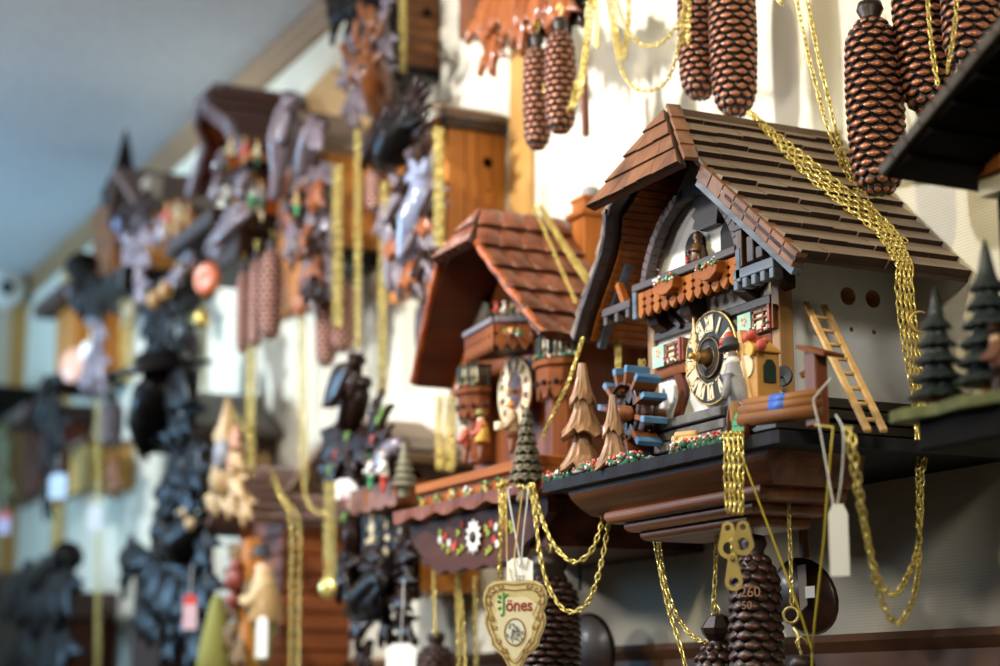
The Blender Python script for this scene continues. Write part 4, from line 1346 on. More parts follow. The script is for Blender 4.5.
# dial with open ivory ring
td = P(518, 392, TO + .02); tR = .047
dd = MB(wood('brown dial face', '4a2114', '6e3822', 'x', 60, .4)).disc(td, tR, .004, 32); ddo = dd.build('dial', T_)
iv = MB(cream_p)
iv.ring(td + V((0, -.005, 0)), tR * .98, .0022, n=36); iv.ring(td + V((0, -.005, 0)), tR * .58, .0014, n=32)
for h in range(12):
    a = h * PI / 6
    for dx in ((-.13, .13) if h % 3 else (-.16, 0, .16)):
        b = a + dx * .55
        iv.bar(td + V((math.sin(b) * tR * .62, -.0055, math.cos(b) * tR * .62)), td + V((math.sin(b + dx * .1) * tR * .93, -.0055, math.cos(b + dx * .1) * tR * .93)), .003, .0025, (0, 1, 0))
iv.build('ivory_ring', ddo)
def fancy(name, ang, L, o, mat, par, pv):
    h = MB(mat); up = V((math.sin(ang), 0, math.cos(ang))); sd = V((math.cos(ang), 0, -math.sin(ang)))
    out = [(-.1, .10), (0, .13), (.08, .07), (.2, .06), (.3, .17), (.42, .17), (.5, .06), (.6, .12), (.7, .12), (.78, .04), (1, .01)]
    l = [pv + up * (L * t) - sd * (L * w_) for t, w_ in out]; r = [pv + up * (L * t) + sd * (L * w_) for t, w_ in out]
    for i in range(len(out) - 1): h.poly_prism([l[i], r[i], r[i + 1], l[i + 1]], (0, -.0016, 0))
    h.disc(pv, L * .14, .003, 14)
    return h.build(name, par)
pv = td + V((0, -.016, 0))
fancy('minute_hand', .0, .046, 0, cream_p, ddo, pv); fancy('hour_hand', math.radians(190), .032, 0, cream_p, ddo, pv + V((0, .003, 0)))
MB(gold_p).lathe([(.003, 0), (.003, .02), (.001, .021)], 10, td, (0, -1, 0)).build('hand_shaft', ddo)
# base: fence with tufts, wavy plank, painted skirt
tz1 = P(418, 492, .235).z
f0, f1 = P(418, 492, .24), P(540, 462, .24)
fx0, fx1 = f0.x, max(f1.x, -1.985)
fz = f0.z
orange2 = wood('orange brown plank', '84441a', 'b06828', 'x', 45, .5, .2, 0, .07, .12)
fb_ = MB(orange2).bx(fx0, fx1, .19, .244, fz - .004, fz + .009)
fo = fb_.build('base_rail', T_, bevel=.0015)
MB(orange2).bx(fx0 + .006, fx1, .19, .236, fz - .036, fz - .004).build('fence_board', fo)
for k in range(6):
    t = k / 5
    c = V((lerp(fx0 + .02, fx1 - .10, t), -.242, fz - .018))
    g = MB(green_p)
    for j in range(26): g.m(random.choice([green_p, dgreen_p, yellow_p, yellow_p, white_c])).ell(c + V((random.uniform(-.007, .007), random.uniform(-.003, .003), random.uniform(-.012, .009))), random.uniform(.002, .0032), n=6, rings=4)
    tag(g.build('flower_tuft', T_), kind='stuff')
w0, w1 = P(395, 519, .252), P(546, 484, .252)
wz = (w0.z + w1.z) / 2
wx0, wx1 = w0.x, w1.x + .02
wp = MB(wood('red brown wavy plank', '63301a', '8e4e28', 'x', 40, .45, .5, .1, .07, .18))
n = 40
top_, bot_ = [], []
for i in range(n + 1):
    x = lerp(wx0, wx1, i / n)
    top_.append((x, wz + .008)); bot_.append((x, wz - .007 - .0035 * math.sin(i * .95)))
for i in range(n):
    wp.poly_prism([(top_[i][0], -.255, top_[i][1]), (top_[i + 1][0], -.255, top_[i + 1][1]), (bot_[i + 1][0], -.255 - .002 * math.sin(i + 1), bot_[i + 1][1]), (bot_[i][0], -.255 - .002 * math.sin(i), bot_[i][1])], (0, .02, 0))
wp.bx(wx0 + .004, wx1 - .004, .002, .24, wz - .004, wz + .008)
wp.build('base_plank', T_)
sk0, sk1 = P(416, 545, .232), P(512, 560, .232)
sx0, sx1 = sk0.x, P(540, 540, .232).x
sz1 = wz - .008; sz0 = P(470, 566, .232).z
skm = wood('dark painted skirt', '3a1d12', '5a301d', 'x', 40, .55, .2, 0, .07, .15)
prof = [(sx0 - .02, sz1), (sx1 + .02, sz1)]
m_ = 60
low = []
for i in range(m_ + 1):
    t = i / m_; x = lerp(sx1 + .02, sx0 - .02, t)
    e = abs(t - .5) * 2
    z = lerp(sz0, sz1 - .02, max(0, e - .55) / .45) if e > .55 else sz0
    low.append((x, z - .005 * abs(math.sin(t * PI * 7))))
skt = MB(skm)
for i in range(m_):
    a, b = low[i], low[i + 1]
    skt.poly_prism([(a[0], -.232, sz1), (b[0], -.232, sz1), (b[0], -.232, b[1]), (a[0], -.232, a[1])], (0, .012, 0))
sko = skt.build('skirt_board', T_)
bmesh_clean = None
MB(skm).bx(sx0, sx1, .002, .222, sz0 + .012, sz1).build('base_case', T_)
ec = P(475, 537, .234)
ew = MB(white_c)
for k in range(12):
    a = k * PI / 6
    ew.leaf(ec + V((math.cos(a) * .004, 0, math.sin(a) * .004)), ec + V((math.cos(a) * .0225, -.002, math.sin(a) * .0225)), .010, .002, lobes=0, bend=.08, seg=4)
eo = ew.build('painted_edelweiss', sko)
MB(paint('brown flower eye', '3a2a18', .6)).ell(ec + V((0, -.004, 0)), (.008, .003, .008)).build('flower_eye', eo)
for u, v, m in ((445, 537, red_p), (449, 543, white_c), (455, 545, red_p), (453, 548, pink_p), (462, 524, red_p), (491, 524, red_p), (496, 527, white_c), (494, 540, red_p), (497, 544, white_c), (440, 540, white_c), (505, 528, pink_p)):
    c = P(u, v, .234); pf_ = MB(m)
    for k in range(5): pf_.ell(c + V((.0034 * math.cos(k * 1.257), 0, .0034 * math.sin(k * 1.257))), (.0026, .0012, .0026), n=7, rings=4)
    pf_.build('painted_flower', sko)
for u, v in ((448, 551), (458, 552), (462, 548), (488, 533), (486, 528), (487, 552), (490, 549), (510, 524), (512, 530), (440, 532), (443, 546), (458, 533)):
    c = P(u, v, .234); pf_ = MB(paint('yellow green leaf paint', 'a9b43a', .5))
    for k in range(3): pf_.ell(c + V((.003 * math.cos(k * 2.1), 0, .003 * math.sin(k * 2.1))), (.0032, .0012, .0024), n=7, rings=4)
    pf_.build('painted_leaf', sko)
# scaled fir on the front corner
fc = P(527, 502, .262)
ftop = P(527, 408, .262)
H = ftop.z - fc.z
fm = MB(wood('grey brown bark', '55473a', '7d6d5c', 'z', 90, .7, .5))
fm.lathe([(.012, 0), (.013, .004), (.0095, H * .12), (.009, H * .3), (.0005, H * .95)], 12, fc)
fto = fm.build('fir_tree', T_)
sc = MB(wood('grey green fir scale', '3b382c', '8a826c', 'z', 120, .7, .5))
for r in range(8):
    t = r / 7.0; z = lerp(.24, .93, t) * H; rad_ = lerp(.0225, .004, t ** .9)
    k = max(5, int(11 - r * .8))
    for j in range(k):
        a = 2 * PI * (j + .5 * (r % 2)) / k
        d = V((math.cos(a), math.sin(a), 0))
        sc.leaf(fc + V((0, 0, z + H * .07)) + d * rad_ * .25, fc + V((0, 0, z - H * .035)) + d * rad_, rad_ * 1.1 + .003, .003, d + V((0, 0, .6)), 2, .12, 5)
sc.build('foliage', fto)
# ------------------------------------------------------------------ blurred clocks farther along the wall
dk_car = wood('dark lacquered carving', '1a100d', '2f1e17', 'z', 50, .26, .2, .1, .07, .13)
blk_car = wood('black lacquered carving', '0d0b0a', '191412', 'z', 50, .3, .2, .0, .07, .12)
sheen_car = wood('violet sheen lacquered carving', '5c5054', '85777e', 'z', 50, .25, .2, .7)  # dark lacquer with the lavender sky sheen put into its colour
br_car = wood('brown lacquered carving', '472611', '774420', 'z', 50, .3, .2, .5)
or_car = wood('orange lacquered carving', '6e3616', 'a35c2c', 'z', 50, .28, .2, .6)
case_or = wood('orange clock case', 'a8621f', 'd08a3a', 'z', 30, .4, .1)
case_br = wood('brown clock case', '5e3716', '84501f', 'x', 60, .45, .1)
case_dk = wood('dark clock case', '22140d', '3c2415', 'z', 40, .5, .1)
roof_dk = wood('dark clock roof', '3a2a24', '5a443a', 'y', 40, .45, .1)
roof_br = wood('brown clock roof', '6b543f', '8c725a', 'y', 40, .5, .1)
ivory_p = paint('ivory paint', 'e4d3a6', .45)
beige_p = paint('beige painted carving', 'cfae7a', .5, 'b48f5c', 60)

def case(root, xR, off, z0, z1, width, mat, name='case'):
    return MB(mat).bx(xR - width, xR, .001, off, z0, z1).build(name, root, bevel=.002)
def gable(root, ridge, eave, off, mat, t=.012, front=0.0, name='roof', rows=0):
    """roof of two slopes: ridge and eave are points on the wall, off its depth; front lets the ridge lean out"""
    W_ = eave.x - ridge.x; H = ridge.z - eave.z
    n_ = V((H, 0, W_)).normalized()
    ro = None
    for s in (1, -1):
        nn = V((n_.x * s, 0, n_.z))
        f = lambda a, w_: V((ridge.x + s * W_ * a, -lerp(lerp(off + front, off, a), .002, w_), ridge.z - H * a))
        mb = MB(mat)
        mb.poly_prism([f(0, 0), f(1, 0), f(1, 1), f(0, 1)], -nn * t)
        if rows:
            for k in range(rows):
                a, b = k / rows, (k + 1) / rows
                q = [f(a, 0), f(b, 0), f(b, 1), f(a, 1)]
                lift = [nn * .001, nn * .008, nn * .008, nn * .001]
                mb.poly_prism([p + l for p, l in zip(q, lift)], -nn * .003)
        o = mb.build(name if ro is None else name + '_slope', ro or root, bevel=.0015)
        ro = ro or o
    return ro
def lv(root, items, off, mat, name='carved_leaf', t=.010, lobes=3, jit=.012, slim=.62, side=True):
    """carved leaves, each from a stalk point to a tip point as measured, w is its real width"""
    for it in items:
        u0, v0, u1, v1, w_ = it[:5]
        o = off + (it[5] if len(it) > 5 else random.uniform(0, jit))
        a, b = P(u0, v0, o - .006), P(u1, v1, o + .004)
        mb = MB(mat).leaf(a, b, w_ * slim, t, (.25, -1, .15), lobes, .14, 9)
        if side:                                   # side lobes spring from the main blade
            m_ = a.lerp(b, .38); d = b - a
            sd = d.cross(V((.2, -1, .1))).normalized()
            for q in (-1, 1):
                mb.leaf(m_, m_ + d * .42 + sd * (q * w_ * .55), w_ * .3, t * .8, (.25, -1, .15), 2, .2, 6)
        mb.build(name, root)
def bird(root, body, radii, wings, off, mat, beak=None, name='carved_bird'):
    """carved bird: body tube through measured points from tail to head, wings as leaves"""
    pts = spline([P(*q, off) for q in body], 4)
    m_ = len(pts)
    rr = [lerp(radii[min(int(i / (m_ - 1) * (len(radii) - 1)), len(radii) - 2)], radii[min(int(i / (m_ - 1) * (len(radii) - 1)) + 1, len(radii) - 1)], (i / (m_ - 1) * (len(radii) - 1)) % 1) for i in range(m_)]
    mb = MB(mat).tube(pts, rr, 12)
    if beak: mb.tube([P(*body[-1], off), P(*beak, off + .004)], [radii[-1] * .6, .0012], 8)
    bo_ = mb.build(name, root)
    for w_ in wings:
        MB(mat).leaf(P(w_[0], w_[1], off + .012), P(w_[2], w_[3], off + .012 + (w_[5] if len(w_) > 5 else 0)), w_[4], .010, (.5, -1, .1), 0, .05, 8).build('wing', bo_)
    return bo_
def blob(root, items, off, name, mat):
    for u, v, r, sx, sz in items:
        MB(mat).ell(P(u, v, off), (r * sx, r * .8, r * sz), n=12, rings=8).build(name, root)
def dial_small(root, u, v, off, R, face=None, hands=True):
    c = P(u, v, off)
    d = MB(face or dk_car).disc(c, R, .005, 28).build('dial', root)
    n = MB(ivory_p)
    for h in range(12):
        a = h * PI / 6
        n.bar(c + V((math.sin(a) * R * .68, -.0055, math.cos(a) * R * .68)), c + V((math.sin(a) * R * .95, -.0055, math.cos(a) * R * .95)), R * .16, .003, (0, 1, 0))
    n.build('numerals', d)
    if hands:
        fancy('minute_hand', -.1, R * 1.05, 0, ivory_p, d, c + V((0, -.014, 0))); fancy('hour_hand', 3.4, R * .8, 0, ivory_p, d, c + V((0, -.010, 0)))
    return d
def clock(u, v, label): return empty('cuckoo_clock', P(u, v, 0), label, 'clock')

# --- carved bird clock right of the grey-roofed ones (dark, red and green touches)
c = clock(445, 560, 'dark carved cuckoo clock crowned by a bird, with green and red painted leaves')
e0 = P(481, 570, 0)
case(c, e0.x, .13, P(481, 520, 0).z, P(447, 462, 0).z, .17, case_dk)  # upper half of the case, the roof's shadow put into its dark colour
case(c, e0.x, .13, P(481, 593, 0).z, P(481, 520, 0).z, .17, case_or, 'lower_case')
ev = P(452, 470, 0)
MB(roof_br).poly_prism([P(446, 419, 0), P(446, 419, 0) + V((-.2, 0, .0)), V((e0.x - .23, -.17, ev.z)), V((e0.x + .02, -.17, ev.z)), V((e0.x + .02, 0, ev.z))], (0, 0, -.012)) if False else None
rg_ = P(438, 418, 0)
gable(c, V((rg_.x - .07, 0, rg_.z + .002)), V((e0.x + .02, 0, P(455, 468, 0).z)), .15, roof_br)
MB(dk_car).bx(e0.x - .2, e0.x - .0, .10, .135, P(400, 600, .13).z, P(400, 470, .13).z).build('front_board', c, bevel=.003)
bird(c, [(341, 428), (346, 408), (349, 388), (353, 370), (357, 359)], [.009, .012, .019, .016, .011], [(350, 366, 326, 408, .06), (356, 372, 351, 400, .03)], .20, dk_car, (363, 352))
bird(c, [(350, 425), (356, 412), (361, 398), (362, 387), (366, 382)], [.014, .018, .015, .011, .010], [], .185, dk_car, (371, 388))
lv(c, [(352, 428, 322, 466, .10), (346, 440, 321, 482, .08), (350, 452, 330, 488, .08), (352, 470, 322, 484, .07), (360, 425, 372, 470, .08), (372, 450, 393, 404, .085), (372, 445, 384, 410, .07), (375, 462, 398, 440, .06), (368, 430, 380, 450, .06), (385, 448, 404, 458, .05), (360, 470, 345, 492, .06), (355, 440, 362, 490, .08), (345, 430, 352, 470, .08)], .17, dk_car)
bird(c, [(378, 470), (386, 458), (394, 448), (401, 446)], [.014, .02, .016, .012], [(388, 452, 376, 470, .04)], .185, sheen_car, (407, 449))
red_m, green_m = paint('muted red leaf paint', 'a04a44', .5), paint('muted green leaf paint', '6a9436', .5)
for u, v, m in ((336, 455, red_m), (330, 471, green_m), (383, 412, green_m), (373, 440, red_m), (379, 421, green_m), (349, 492, white_c), (348, 437, green_m), (347, 503, red_m), (345, 518, green_m)):
    MB(m).leaf(P(u - 2, v + 4, .205), P(u + 2, v - 5, .21), .014, .003, lobes=2, bend=.1).build('painted_leaf', c)
lg0, lg1 = P(350, 505, .19), P(396, 496, .19)
lb_ = MB(mid_w)
xs_ = [lerp(lg0.x, lg1.x, i / 24) for i in range(25)]
zt_ = lg0.z + .022
for a, b, i in zip(xs_, xs_[1:], range(24)):
    lb_.poly_prism([(a, -.19, zt_), (b, -.19, zt_), (b, -.19, zt_ - .034 - .006 * abs(math.sin((i + 1) * .5))), (a, -.19, zt_ - .034 - .006 * abs(math.sin(i * .5)))], (0, .06, 0))
lb_.build('ledge', c)
mini_person(c, 371, 492, 458, .20, white_c, green_p, dgreen_p); mini_person(c, 384, 494, 456, .20, white_c, red_p, ivory_p)
f1 = P(404, 497, .2); ft2 = P(404, 442, .2); Hh = ft2.z - f1.z
fm2 = MB(wood('pale grey fir', '6a6655', '969078', 'z', 80, .6, .3))
fm2.lathe([(.008, 0), (.008, Hh * .2)] + [q for k in range(6) for q in ((.021 * (1 - k * .15), Hh * (.2 + k * .13)), (.011 * (1 - k * .14), Hh * (.31 + k * .13)))] + [(.001, Hh)], 12, f1, smooth=False)
fm2.build('fir_tree', c)
dial_small(c, 381, 540, .155, .05)
for u, v0, v1, r in ((353, 512, 560, .014), (404, 512, 578, .015)):
    MB(dk_car).tube([P(u, v0, .17), P(u, (v0 + v1) / 2, .172), P(u, v1, .17)], [r, r * 1.15, r], 10).build('side_column', c)
lv(c, [(362, 560, 340, 570, .06), (356, 572, 342, 600, .07), (365, 575, 345, 585, .06), (398, 560, 420, 556, .05), (396, 572, 420, 582, .06), (396, 585, 412, 612, .06), (362, 585, 352, 612, .06), (368, 552, 386, 560, .05), (340, 560, 352, 590, .07, .02)], .17, dk_car)
bird(c, [(350, 612), (366, 600), (380, 585), (392, 578)], [.012, .03, .028, .016], [(388, 580, 352, 606, .07), (382, 592, 372, 622, .05)], .185, blk_car, (402, 570))
lv(c, [(372, 622, 352, 640, .05), (388, 600, 392, 650, .05), (400, 612, 416, 640, .05), (372, 640, 362, 672, .05), (396, 636, 404, 672, .05), (416, 640, 400, 660, .05)], .15, dk_car, 'pendulum_leaf')

# --- hunting clock with orange case
c = clock(507, 200, 'cuckoo clock with orange case, dark spread-winged bird and violet-sheened hare')
xE = P(507, 160, 0).x
zE1, zE0 = P(507, 128, 0).z, P(507, 268, 0).z
ee = case(c, xE, .104, zE0, zE1, .17, case_or)
cut(ee, lambda m: m.lathe([(.0085, -.02), (.0085, .02)], 18, PX(488, 163, xE), (1, 0, 0), smooth=False) and m.lathe([(.003, -.02), (.003, .02)], 10, PX(489, 190, xE), (1, 0, 0), smooth=False), blkm)
for u in (465, 477, 492):
    q = PX(u, 190, xE); MB(wood('case groove', '8a4f1c', '9a5c24', 'z', 30, .5)).bx(xE, xE + .0015, -q.y - .0012, -q.y + .0012, zE0, zE1).build('side_bead', c)
rE = MB(roof_br).poly_prism([(xE + .012, -.115, zE1 + .004), (xE + .012, -.002, zE1 + .004), (xE - .06, -.002, zE1 + .034), (xE - .06, -.115, zE1 + .034)], (0, 0, .012))
rE.m(dark_w).bx(xE - .18, xE + .008, .002, .112, zE1 - .014, zE1 + .006)
rE.build('roof', c, bevel=.002)
MB(case_or).bx(xE - .2, xE - .012, .1, .118, P(405, 300, .11).z, zE1 + .01).build('front_board', c, bevel=.003)
lv(c, [(386, 122, 364, 170, .05), (392, 102, 366, 166, .045), (400, 130, 376, 165, .06), (402, 120, 426, 84, .05), (408, 128, 430, 90, .05), (412, 134, 431, 104, .05), (404, 135, 396, 92, .05), (415, 140, 432, 122, .04)], .16, dk_car, 'wing_feather', lobes=0)
bird(c, [(383, 168), (392, 150), (402, 132), (410, 118), (413, 106)], [.014, .034, .036, .024, .014], [(398, 122, 424, 120, .03)], .165, blk_car, (420, 98))
blob(c, [(412, 148, .02, .8, 1.1), (424, 136, .016, 1, .7)], .15, 'carved_head', sheen_car)
bird(c, [(406, 262), (410, 240), (416, 220), (424, 196), (420, 178)], [.014, .022, .030, .026, .016], [(420, 176, 412, 160, .02), (424, 176, 428, 158, .02)], .15, paint('violet sheen lacquered hare', '8f97ad', .22, '7a8098', 60, coat=.7), name='carved_hare')  # sky sheen put into the hare's blue grey
bird(c, [(392, 292), (394, 270), (396, 245), (393, 222), (400, 200), (404, 180)], [.010, .018, .022, .018, .016, .012], [(398, 215, 388, 250, .04), (400, 190, 392, 170, .02)], .14, sheen_car, name='carved_game_bird')
lv(c, [(436, 150, 440, 232, .05), (438, 200, 428, 262, .05), (412, 236, 400, 300, .05), (425, 240, 432, 290, .05), (424, 262, 412, 296, .05), (418, 256, 425, 300, .04), (430, 230, 438, 250, .04), (388, 200, 384, 240, .045), (436, 168, 444, 210, .04), (410, 250, 395, 275, .045)], .135, sheen_car)
for a, b in (((417, 258), (433, 282)), ((428, 268), (436, 300)), ((399, 262), (414, 232))):
    MB(sheen_car).tube([P(*a, .16), P((a[0] + b[0]) / 2 + 3, (a[1] + b[1]) / 2 - 4, .163), P(*b, .16)], .0055, 8).build('carved_horn', c)
lv(c, [(432, 210, 424, 240, .05), (398, 235, 390, 262, .05), (414, 262, 408, 292, .045)], .15, or_car)
lv(c, [(402, 205, 394, 230, .05), (436, 190, 430, 220, .05), (426, 250, 420, 282, .045), (410, 170, 404, 196, .05)], .155, dk_car)
dial_small(c, 420, 248, .132, .03, blk_car)

# --- stag head clock at the top
c = clock(441, 40, 'brown cased cuckoo clock with a carved stag head and antlers')
xF = P(441, 40, 0).x
ff = case(c, xF, .068, P(441, 71, 0).z, P(441, -60, 0).z, .15, case_br)
cut(ff, lambda m: m.lathe([(.009, -.02), (.009, .02)], 18, PX(427, 13, xF), (1, 0, 0), smooth=False), blkm)
for v in range(-50, 70, 13):
    q = PX(422, v, xF); MB(case_dk).bx(xF, xF + .001, .004, .066, q.z - .0008, q.z + .0008).build('side_groove', c)
MB(blk_car).bx(xF - .155, xF + .004, .002, .074, P(441, 71, 0).z - .016, P(441, 71, 0).z).build('base_moulding', c, bevel=.002)
MB(dk_car).bx(xF - .19, xF - .01, .066, .085, P(400, 80, .075).z, P(400, -60, .075).z).build('front_board', c, bevel=.003)
hd = MB(br_car)
hd.tube(spline([P(388, 116, .10), P(380, 95, .13), P(374, 78, .155), P(366, 66, .165), P(357, 74, .175), P(350, 80, .182)], 4), [.026, .028, .029, .030, .030, .029, .028, .027, .027, .028, .029, .029, .027, .024, .021, .019, .017, .015, .013, .012, .009], 12)
hs_ = hd.build('stag_head', c)
for e in ([(367, 60), (356, 62), (347, 54), (343, 46)], [(369, 57), (366, 40), (374, 24), (371, 8)], [(372, 40), (380, 33), (383, 20)], [(362, 50), (356, 36), (358, 20)], [(371, 26), (364, 14), (360, 4)]):
    MB(br_car).tube(spline([P(u, v, .17) for u, v in e], 4), .0075, 8).build('antler', hs_)
MB(br_car).leaf(P(374, 64, .16), P(384, 54, .16), .025, .008, lobes=0).build('ear', hs_)
MB(blk).ell(P(362, 67, .195), .005).build('eye', hs_)
MB(ivory_p).ell(P(371, 62, .165), .008).build('forehead_patch', hs_) if False else None
lv(c, [(372, 10, 346, 2, .06), (375, 20, 348, 30, .06), (380, 0, 362, -30, .07), (385, 10, 396, -20, .06), (352, 60, 345, 92, .05), (358, 84, 350, 122, .055), (364, 86, 368, 118, .05), (352, 20, 356, 62, .06), (386, 30, 394, 60, .06), (388, 60, 392, 85, .05), (370, 90, 358, 112, .05), (352, 95, 358, 128, .04), (346, 10, 338, -14, .07), (386, 40, 378, 10, .06)], .10, sheen_car)
lv(c, [(360, 0, 330, 22, .10), (350, -20, 326, 4, .08), (372, -10, 345, 16, .08)], .13, blk_car)

# --- brown-roofed clock behind chains with orange case
c = clock(383, 210, 'orange cased cuckoo clock with low brown roof and tall carved columns, behind hanging chains')
xG = P(383, 210, 0).x
zG1, zG0 = P(372, 168, 0).z, P(383, 252, 0).z
case(c, xG, .11, zG0, zG1, .2, case_or)
MB(blk_car).bx(xG - .2, xG + .004, .002, .118, zG0 - .03, zG0).build('base_moulding', c, bevel=.002)
gable(c, V((xG - .10, 0, P(330, 135, 0).z - .02)), V((xG + .012, 0, zG1 + .012)), .13, roof_br, .02)
MB(case_or).bx(xG - .22, xG - .01, .108, .128, P(318, 300, .12).z, zG1).build('front_board', c, bevel=.003)
bird(c, [(274, 200), (278, 172), (283, 140), (288, 115), (293, 98)], [.010, .014, .030, .026, .014], [(288, 110, 274, 148, .07)], .20, sheen_car, (299, 96))
bird(c, [(300, 175), (306, 152), (312, 135), (318, 124)], [.010, .018, .022, .014], [(312, 128, 322, 150, .05)], .18, sheen_car, (324, 124))
lv(c, [(300, 140, 286, 172, .07), (296, 150, 310, 182, .07), (312, 155, 300, 196, .07), (322, 160, 326, 205, .06), (290, 165, 276, 190, .07), (296, 185, 288, 240, .07), (300, 230, 304, 262, .07), (318, 200, 312, 262, .06), (326, 210, 322, 290, .06), (320, 240, 308, 300, .06), (316, 262, 318, 318, .05), (308, 268, 304, 312, .05), (327, 250, 324, 300, .05)], .145, sheen_car)
lv(c, [(300, 120, 290, 200, .12), (310, 150, 300, 215, .1)], .14, br_car)
for u, v0, v1 in ((315, 168, 300), (330, 165, 300)):
    MB(sheen_car).tube([P(u, v0, .14), P(u - 2, (v0 + v1) / 2, .145), P(u, v1, .14)], [.012, .016, .012], 8).build('carved_column', c)
lv(c, [(296, 205, 286, 232, .06), (312, 225, 300, 262, .06), (322, 250, 312, 290, .06), (306, 285, 300, 318, .05), (322, 180, 314, 215, .06)], .16, or_car)
lv(c, [(302, 190, 292, 216, .06), (316, 275, 306, 305, .05), (326, 230, 318, 256, .05)], .165, dk_car)
dial_small(c, 316, 235, .135, .045)

# --- dark brown gabled chalet with three cones under it
c = clock(316, 220, 'dark brown gabled chalet clock with orange walls, figures and three cones hanging below')
rH, eH = P(309, 96, 0), P(340, 158, 0)
roofH = wood('dark red brown roof board', '3c1d12', '57301f', 'y', 30, .4, .2, .3)
W_ = eH.x - rH.x; H_ = rH.z - eH.z
nn = V((H_, 0, W_)).normalized()
ro = None
for s in (1, -1):
    n_ = V((nn.x * s, 0, nn.z)); mb = MB(roofH)
    fo_ = lambda a: (.19 + .035 * math.sin(PI * min(1, a / .5)))
    f = lambda a, w_: V((rH.x + s * W_ * a, -lerp(fo_(a), .002, w_), rH.z - H_ * a)) - n_ * .012 * math.sin(PI * a)
    for k in range(6):
        a, b = k / 6, (k + 1) / 6
        mb.poly_prism([f(a, 0), f(b, 0) + n_ * .004, f(b, 1) + n_ * .004, f(a, 1)], -n_ * .016)
    o = mb.build('roof' if ro is None else 'roof_slope', ro or c, bevel=.001); ro = ro or o
    bm_ = MB(sheen_car)
    for k in range(6):
        a, b = f(k / 6, 0), f((k + 1) / 6, 0)
        bm_.poly_prism([a, b, b - n_ * .028, a - n_ * .028], (0, -.012, 0))
    bm_.build('barge_board', ro)
xb = P(325, 220, 0).x
zb0_, zb1_ = P(320, 225, 0).z, P(320, 150, 0).z
zw = zb1_ + .1
MB(orange_red).poly_prism([(xb - .26, -.13, zb0_), (xb, -.13, zb0_), (xb, -.13, zb1_), (rH.x - .005, -.13, rH.z - .04), (xb - .26, -.13, zb1_)], (0, .129, 0)).build('house_wall', c)
bb = MB(case_dk); bb.bx(xb - .30, xb + .02, .002, .24, zb0_ - .035, zb0_); bb.build('base_board', c, bevel=.004)
bc_ = MB(case_dk); bc_.bx(xb - .27, xb - .0, .002, .18, P(320, 270, 0).z, zb0_ - .035); bc_.build('base_case', c, bevel=.004)
q = P(235, 172, .2)
MB(blk_car).bx(q.x - .12, q.x + .10, .14, .21, q.z - .022, q.z).build('balcony', c, bevel=.004)
lv(c, [(222, 170, 216, 205, .05), (250, 172, 235, 196, .06), (224, 150, 220, 172, .05)], .21, sheen_car, 'bracket')
for u, v0, v1, m, l in ((232, 172, 138, ivory_p, orange2), (246, 172, 140, pink_p, tan_p), (258, 168, 142, ivory_p, dgreen_p), (226, 172, 150, beige_p, green_p)):
    mini_person(c, u, v0, v1, .2, m, l, tan_p)
for u, v0, v1, m, l in ((242, 215, 178, lichen_p, dgreen_p), (252, 216, 176, white_c, green_p), (262, 214, 184, lichen_p, dgreen_p), (228, 214, 180, white_c, dgreen_p), (262, 222, 208, ivory_p, ivory_p), (297, 218, 192, beige_p, green_p)):
    mini_person(c, u, v0, v1, .2, m, l, tan_p)
lv(c, [(250, 212, 210, 256, .07, .03), (246, 204, 222, 228, .06, .03), (240, 226, 206, 254, .05, .035)], .2, sheen_car, 'waterside_board', lobes=0)
lv(c, [(293, 222, 298, 252, .05), (296, 238, 292, 258, .045)], .2, sheen_car)

# --- clock with tan gable and orange ring, left of it
c = clock(215, 250, 'brown-roofed clock with pinkish carved figures and black base, above two tan bells')
rI, eI = P(203, 177, 0), P(218, 208, 0)
gable(c, rI, eI, .20, roof_dk, .02, .02)
xI = P(212, 260, 0).x
case(c, xI, .15, P(212, 275, 0).z, eI.z + .02, .22, case_or)
MB(blk_car).bx(xI - .26, xI + .02, .002, .22, P(212, 300, 0).z, P(212, 275, 0).z).build('base_board', c, bevel=.004)
for u, v0, v1, m, l in ((168, 236, 206, pink_p, beige_p), (178, 232, 203, ivory_p, beige_p), (188, 236, 206, beige_p, orange2), (176, 262, 230, lichen_p, dgreen_p), (190, 262, 226, white_c, green_p), (181, 286, 256, lichen_p, grey_p)):
    mini_person(c, u, v0, v1, .2, m, l, tan_p)
lv(c, [(205, 222, 186, 268, .07, .0), (182, 278, 158, 300, .06), (185, 268, 170, 292, .06), (165, 215, 158, 250, .07)], .2, sheen_car, lobes=0)
blob(c, [(155, 300, .02, .9, 1), (166, 291, .02, .9, 1)], .235, 'bell', tan_p)
lv(c, [(160, 280, 148, 330, .09), (170, 296, 176, 352, .09), (158, 300, 150, 350, .09), (176, 282, 180, 318, .06), (165, 320, 158, 362, .08)], .2, blk_car)
rc = P(207, 279, .245)
rr_ = MB(paint('orange lacquered ring', 'cf6d3c', .4)).lathe([(.012, -.006), (.026, -.010), (.034, 0), (.026, .010), (.012, .006)], 24, rc, (.45, -.9, 0))
tag(rr_.build('wooden_ring', None, origin=rc), 'orange wooden ring with dark hole hanging beside the cones', 'ring')
gb = P(202, 319, .24)
tag(MB(brass).lathe([(.002, .02), (.012, .014), (.017, 0), (.012, -.014), (.002, -.018)], 16, gb).build('brass_bob', None, origin=gb), 'shiny round brass bob below the orange ring', 'bob')

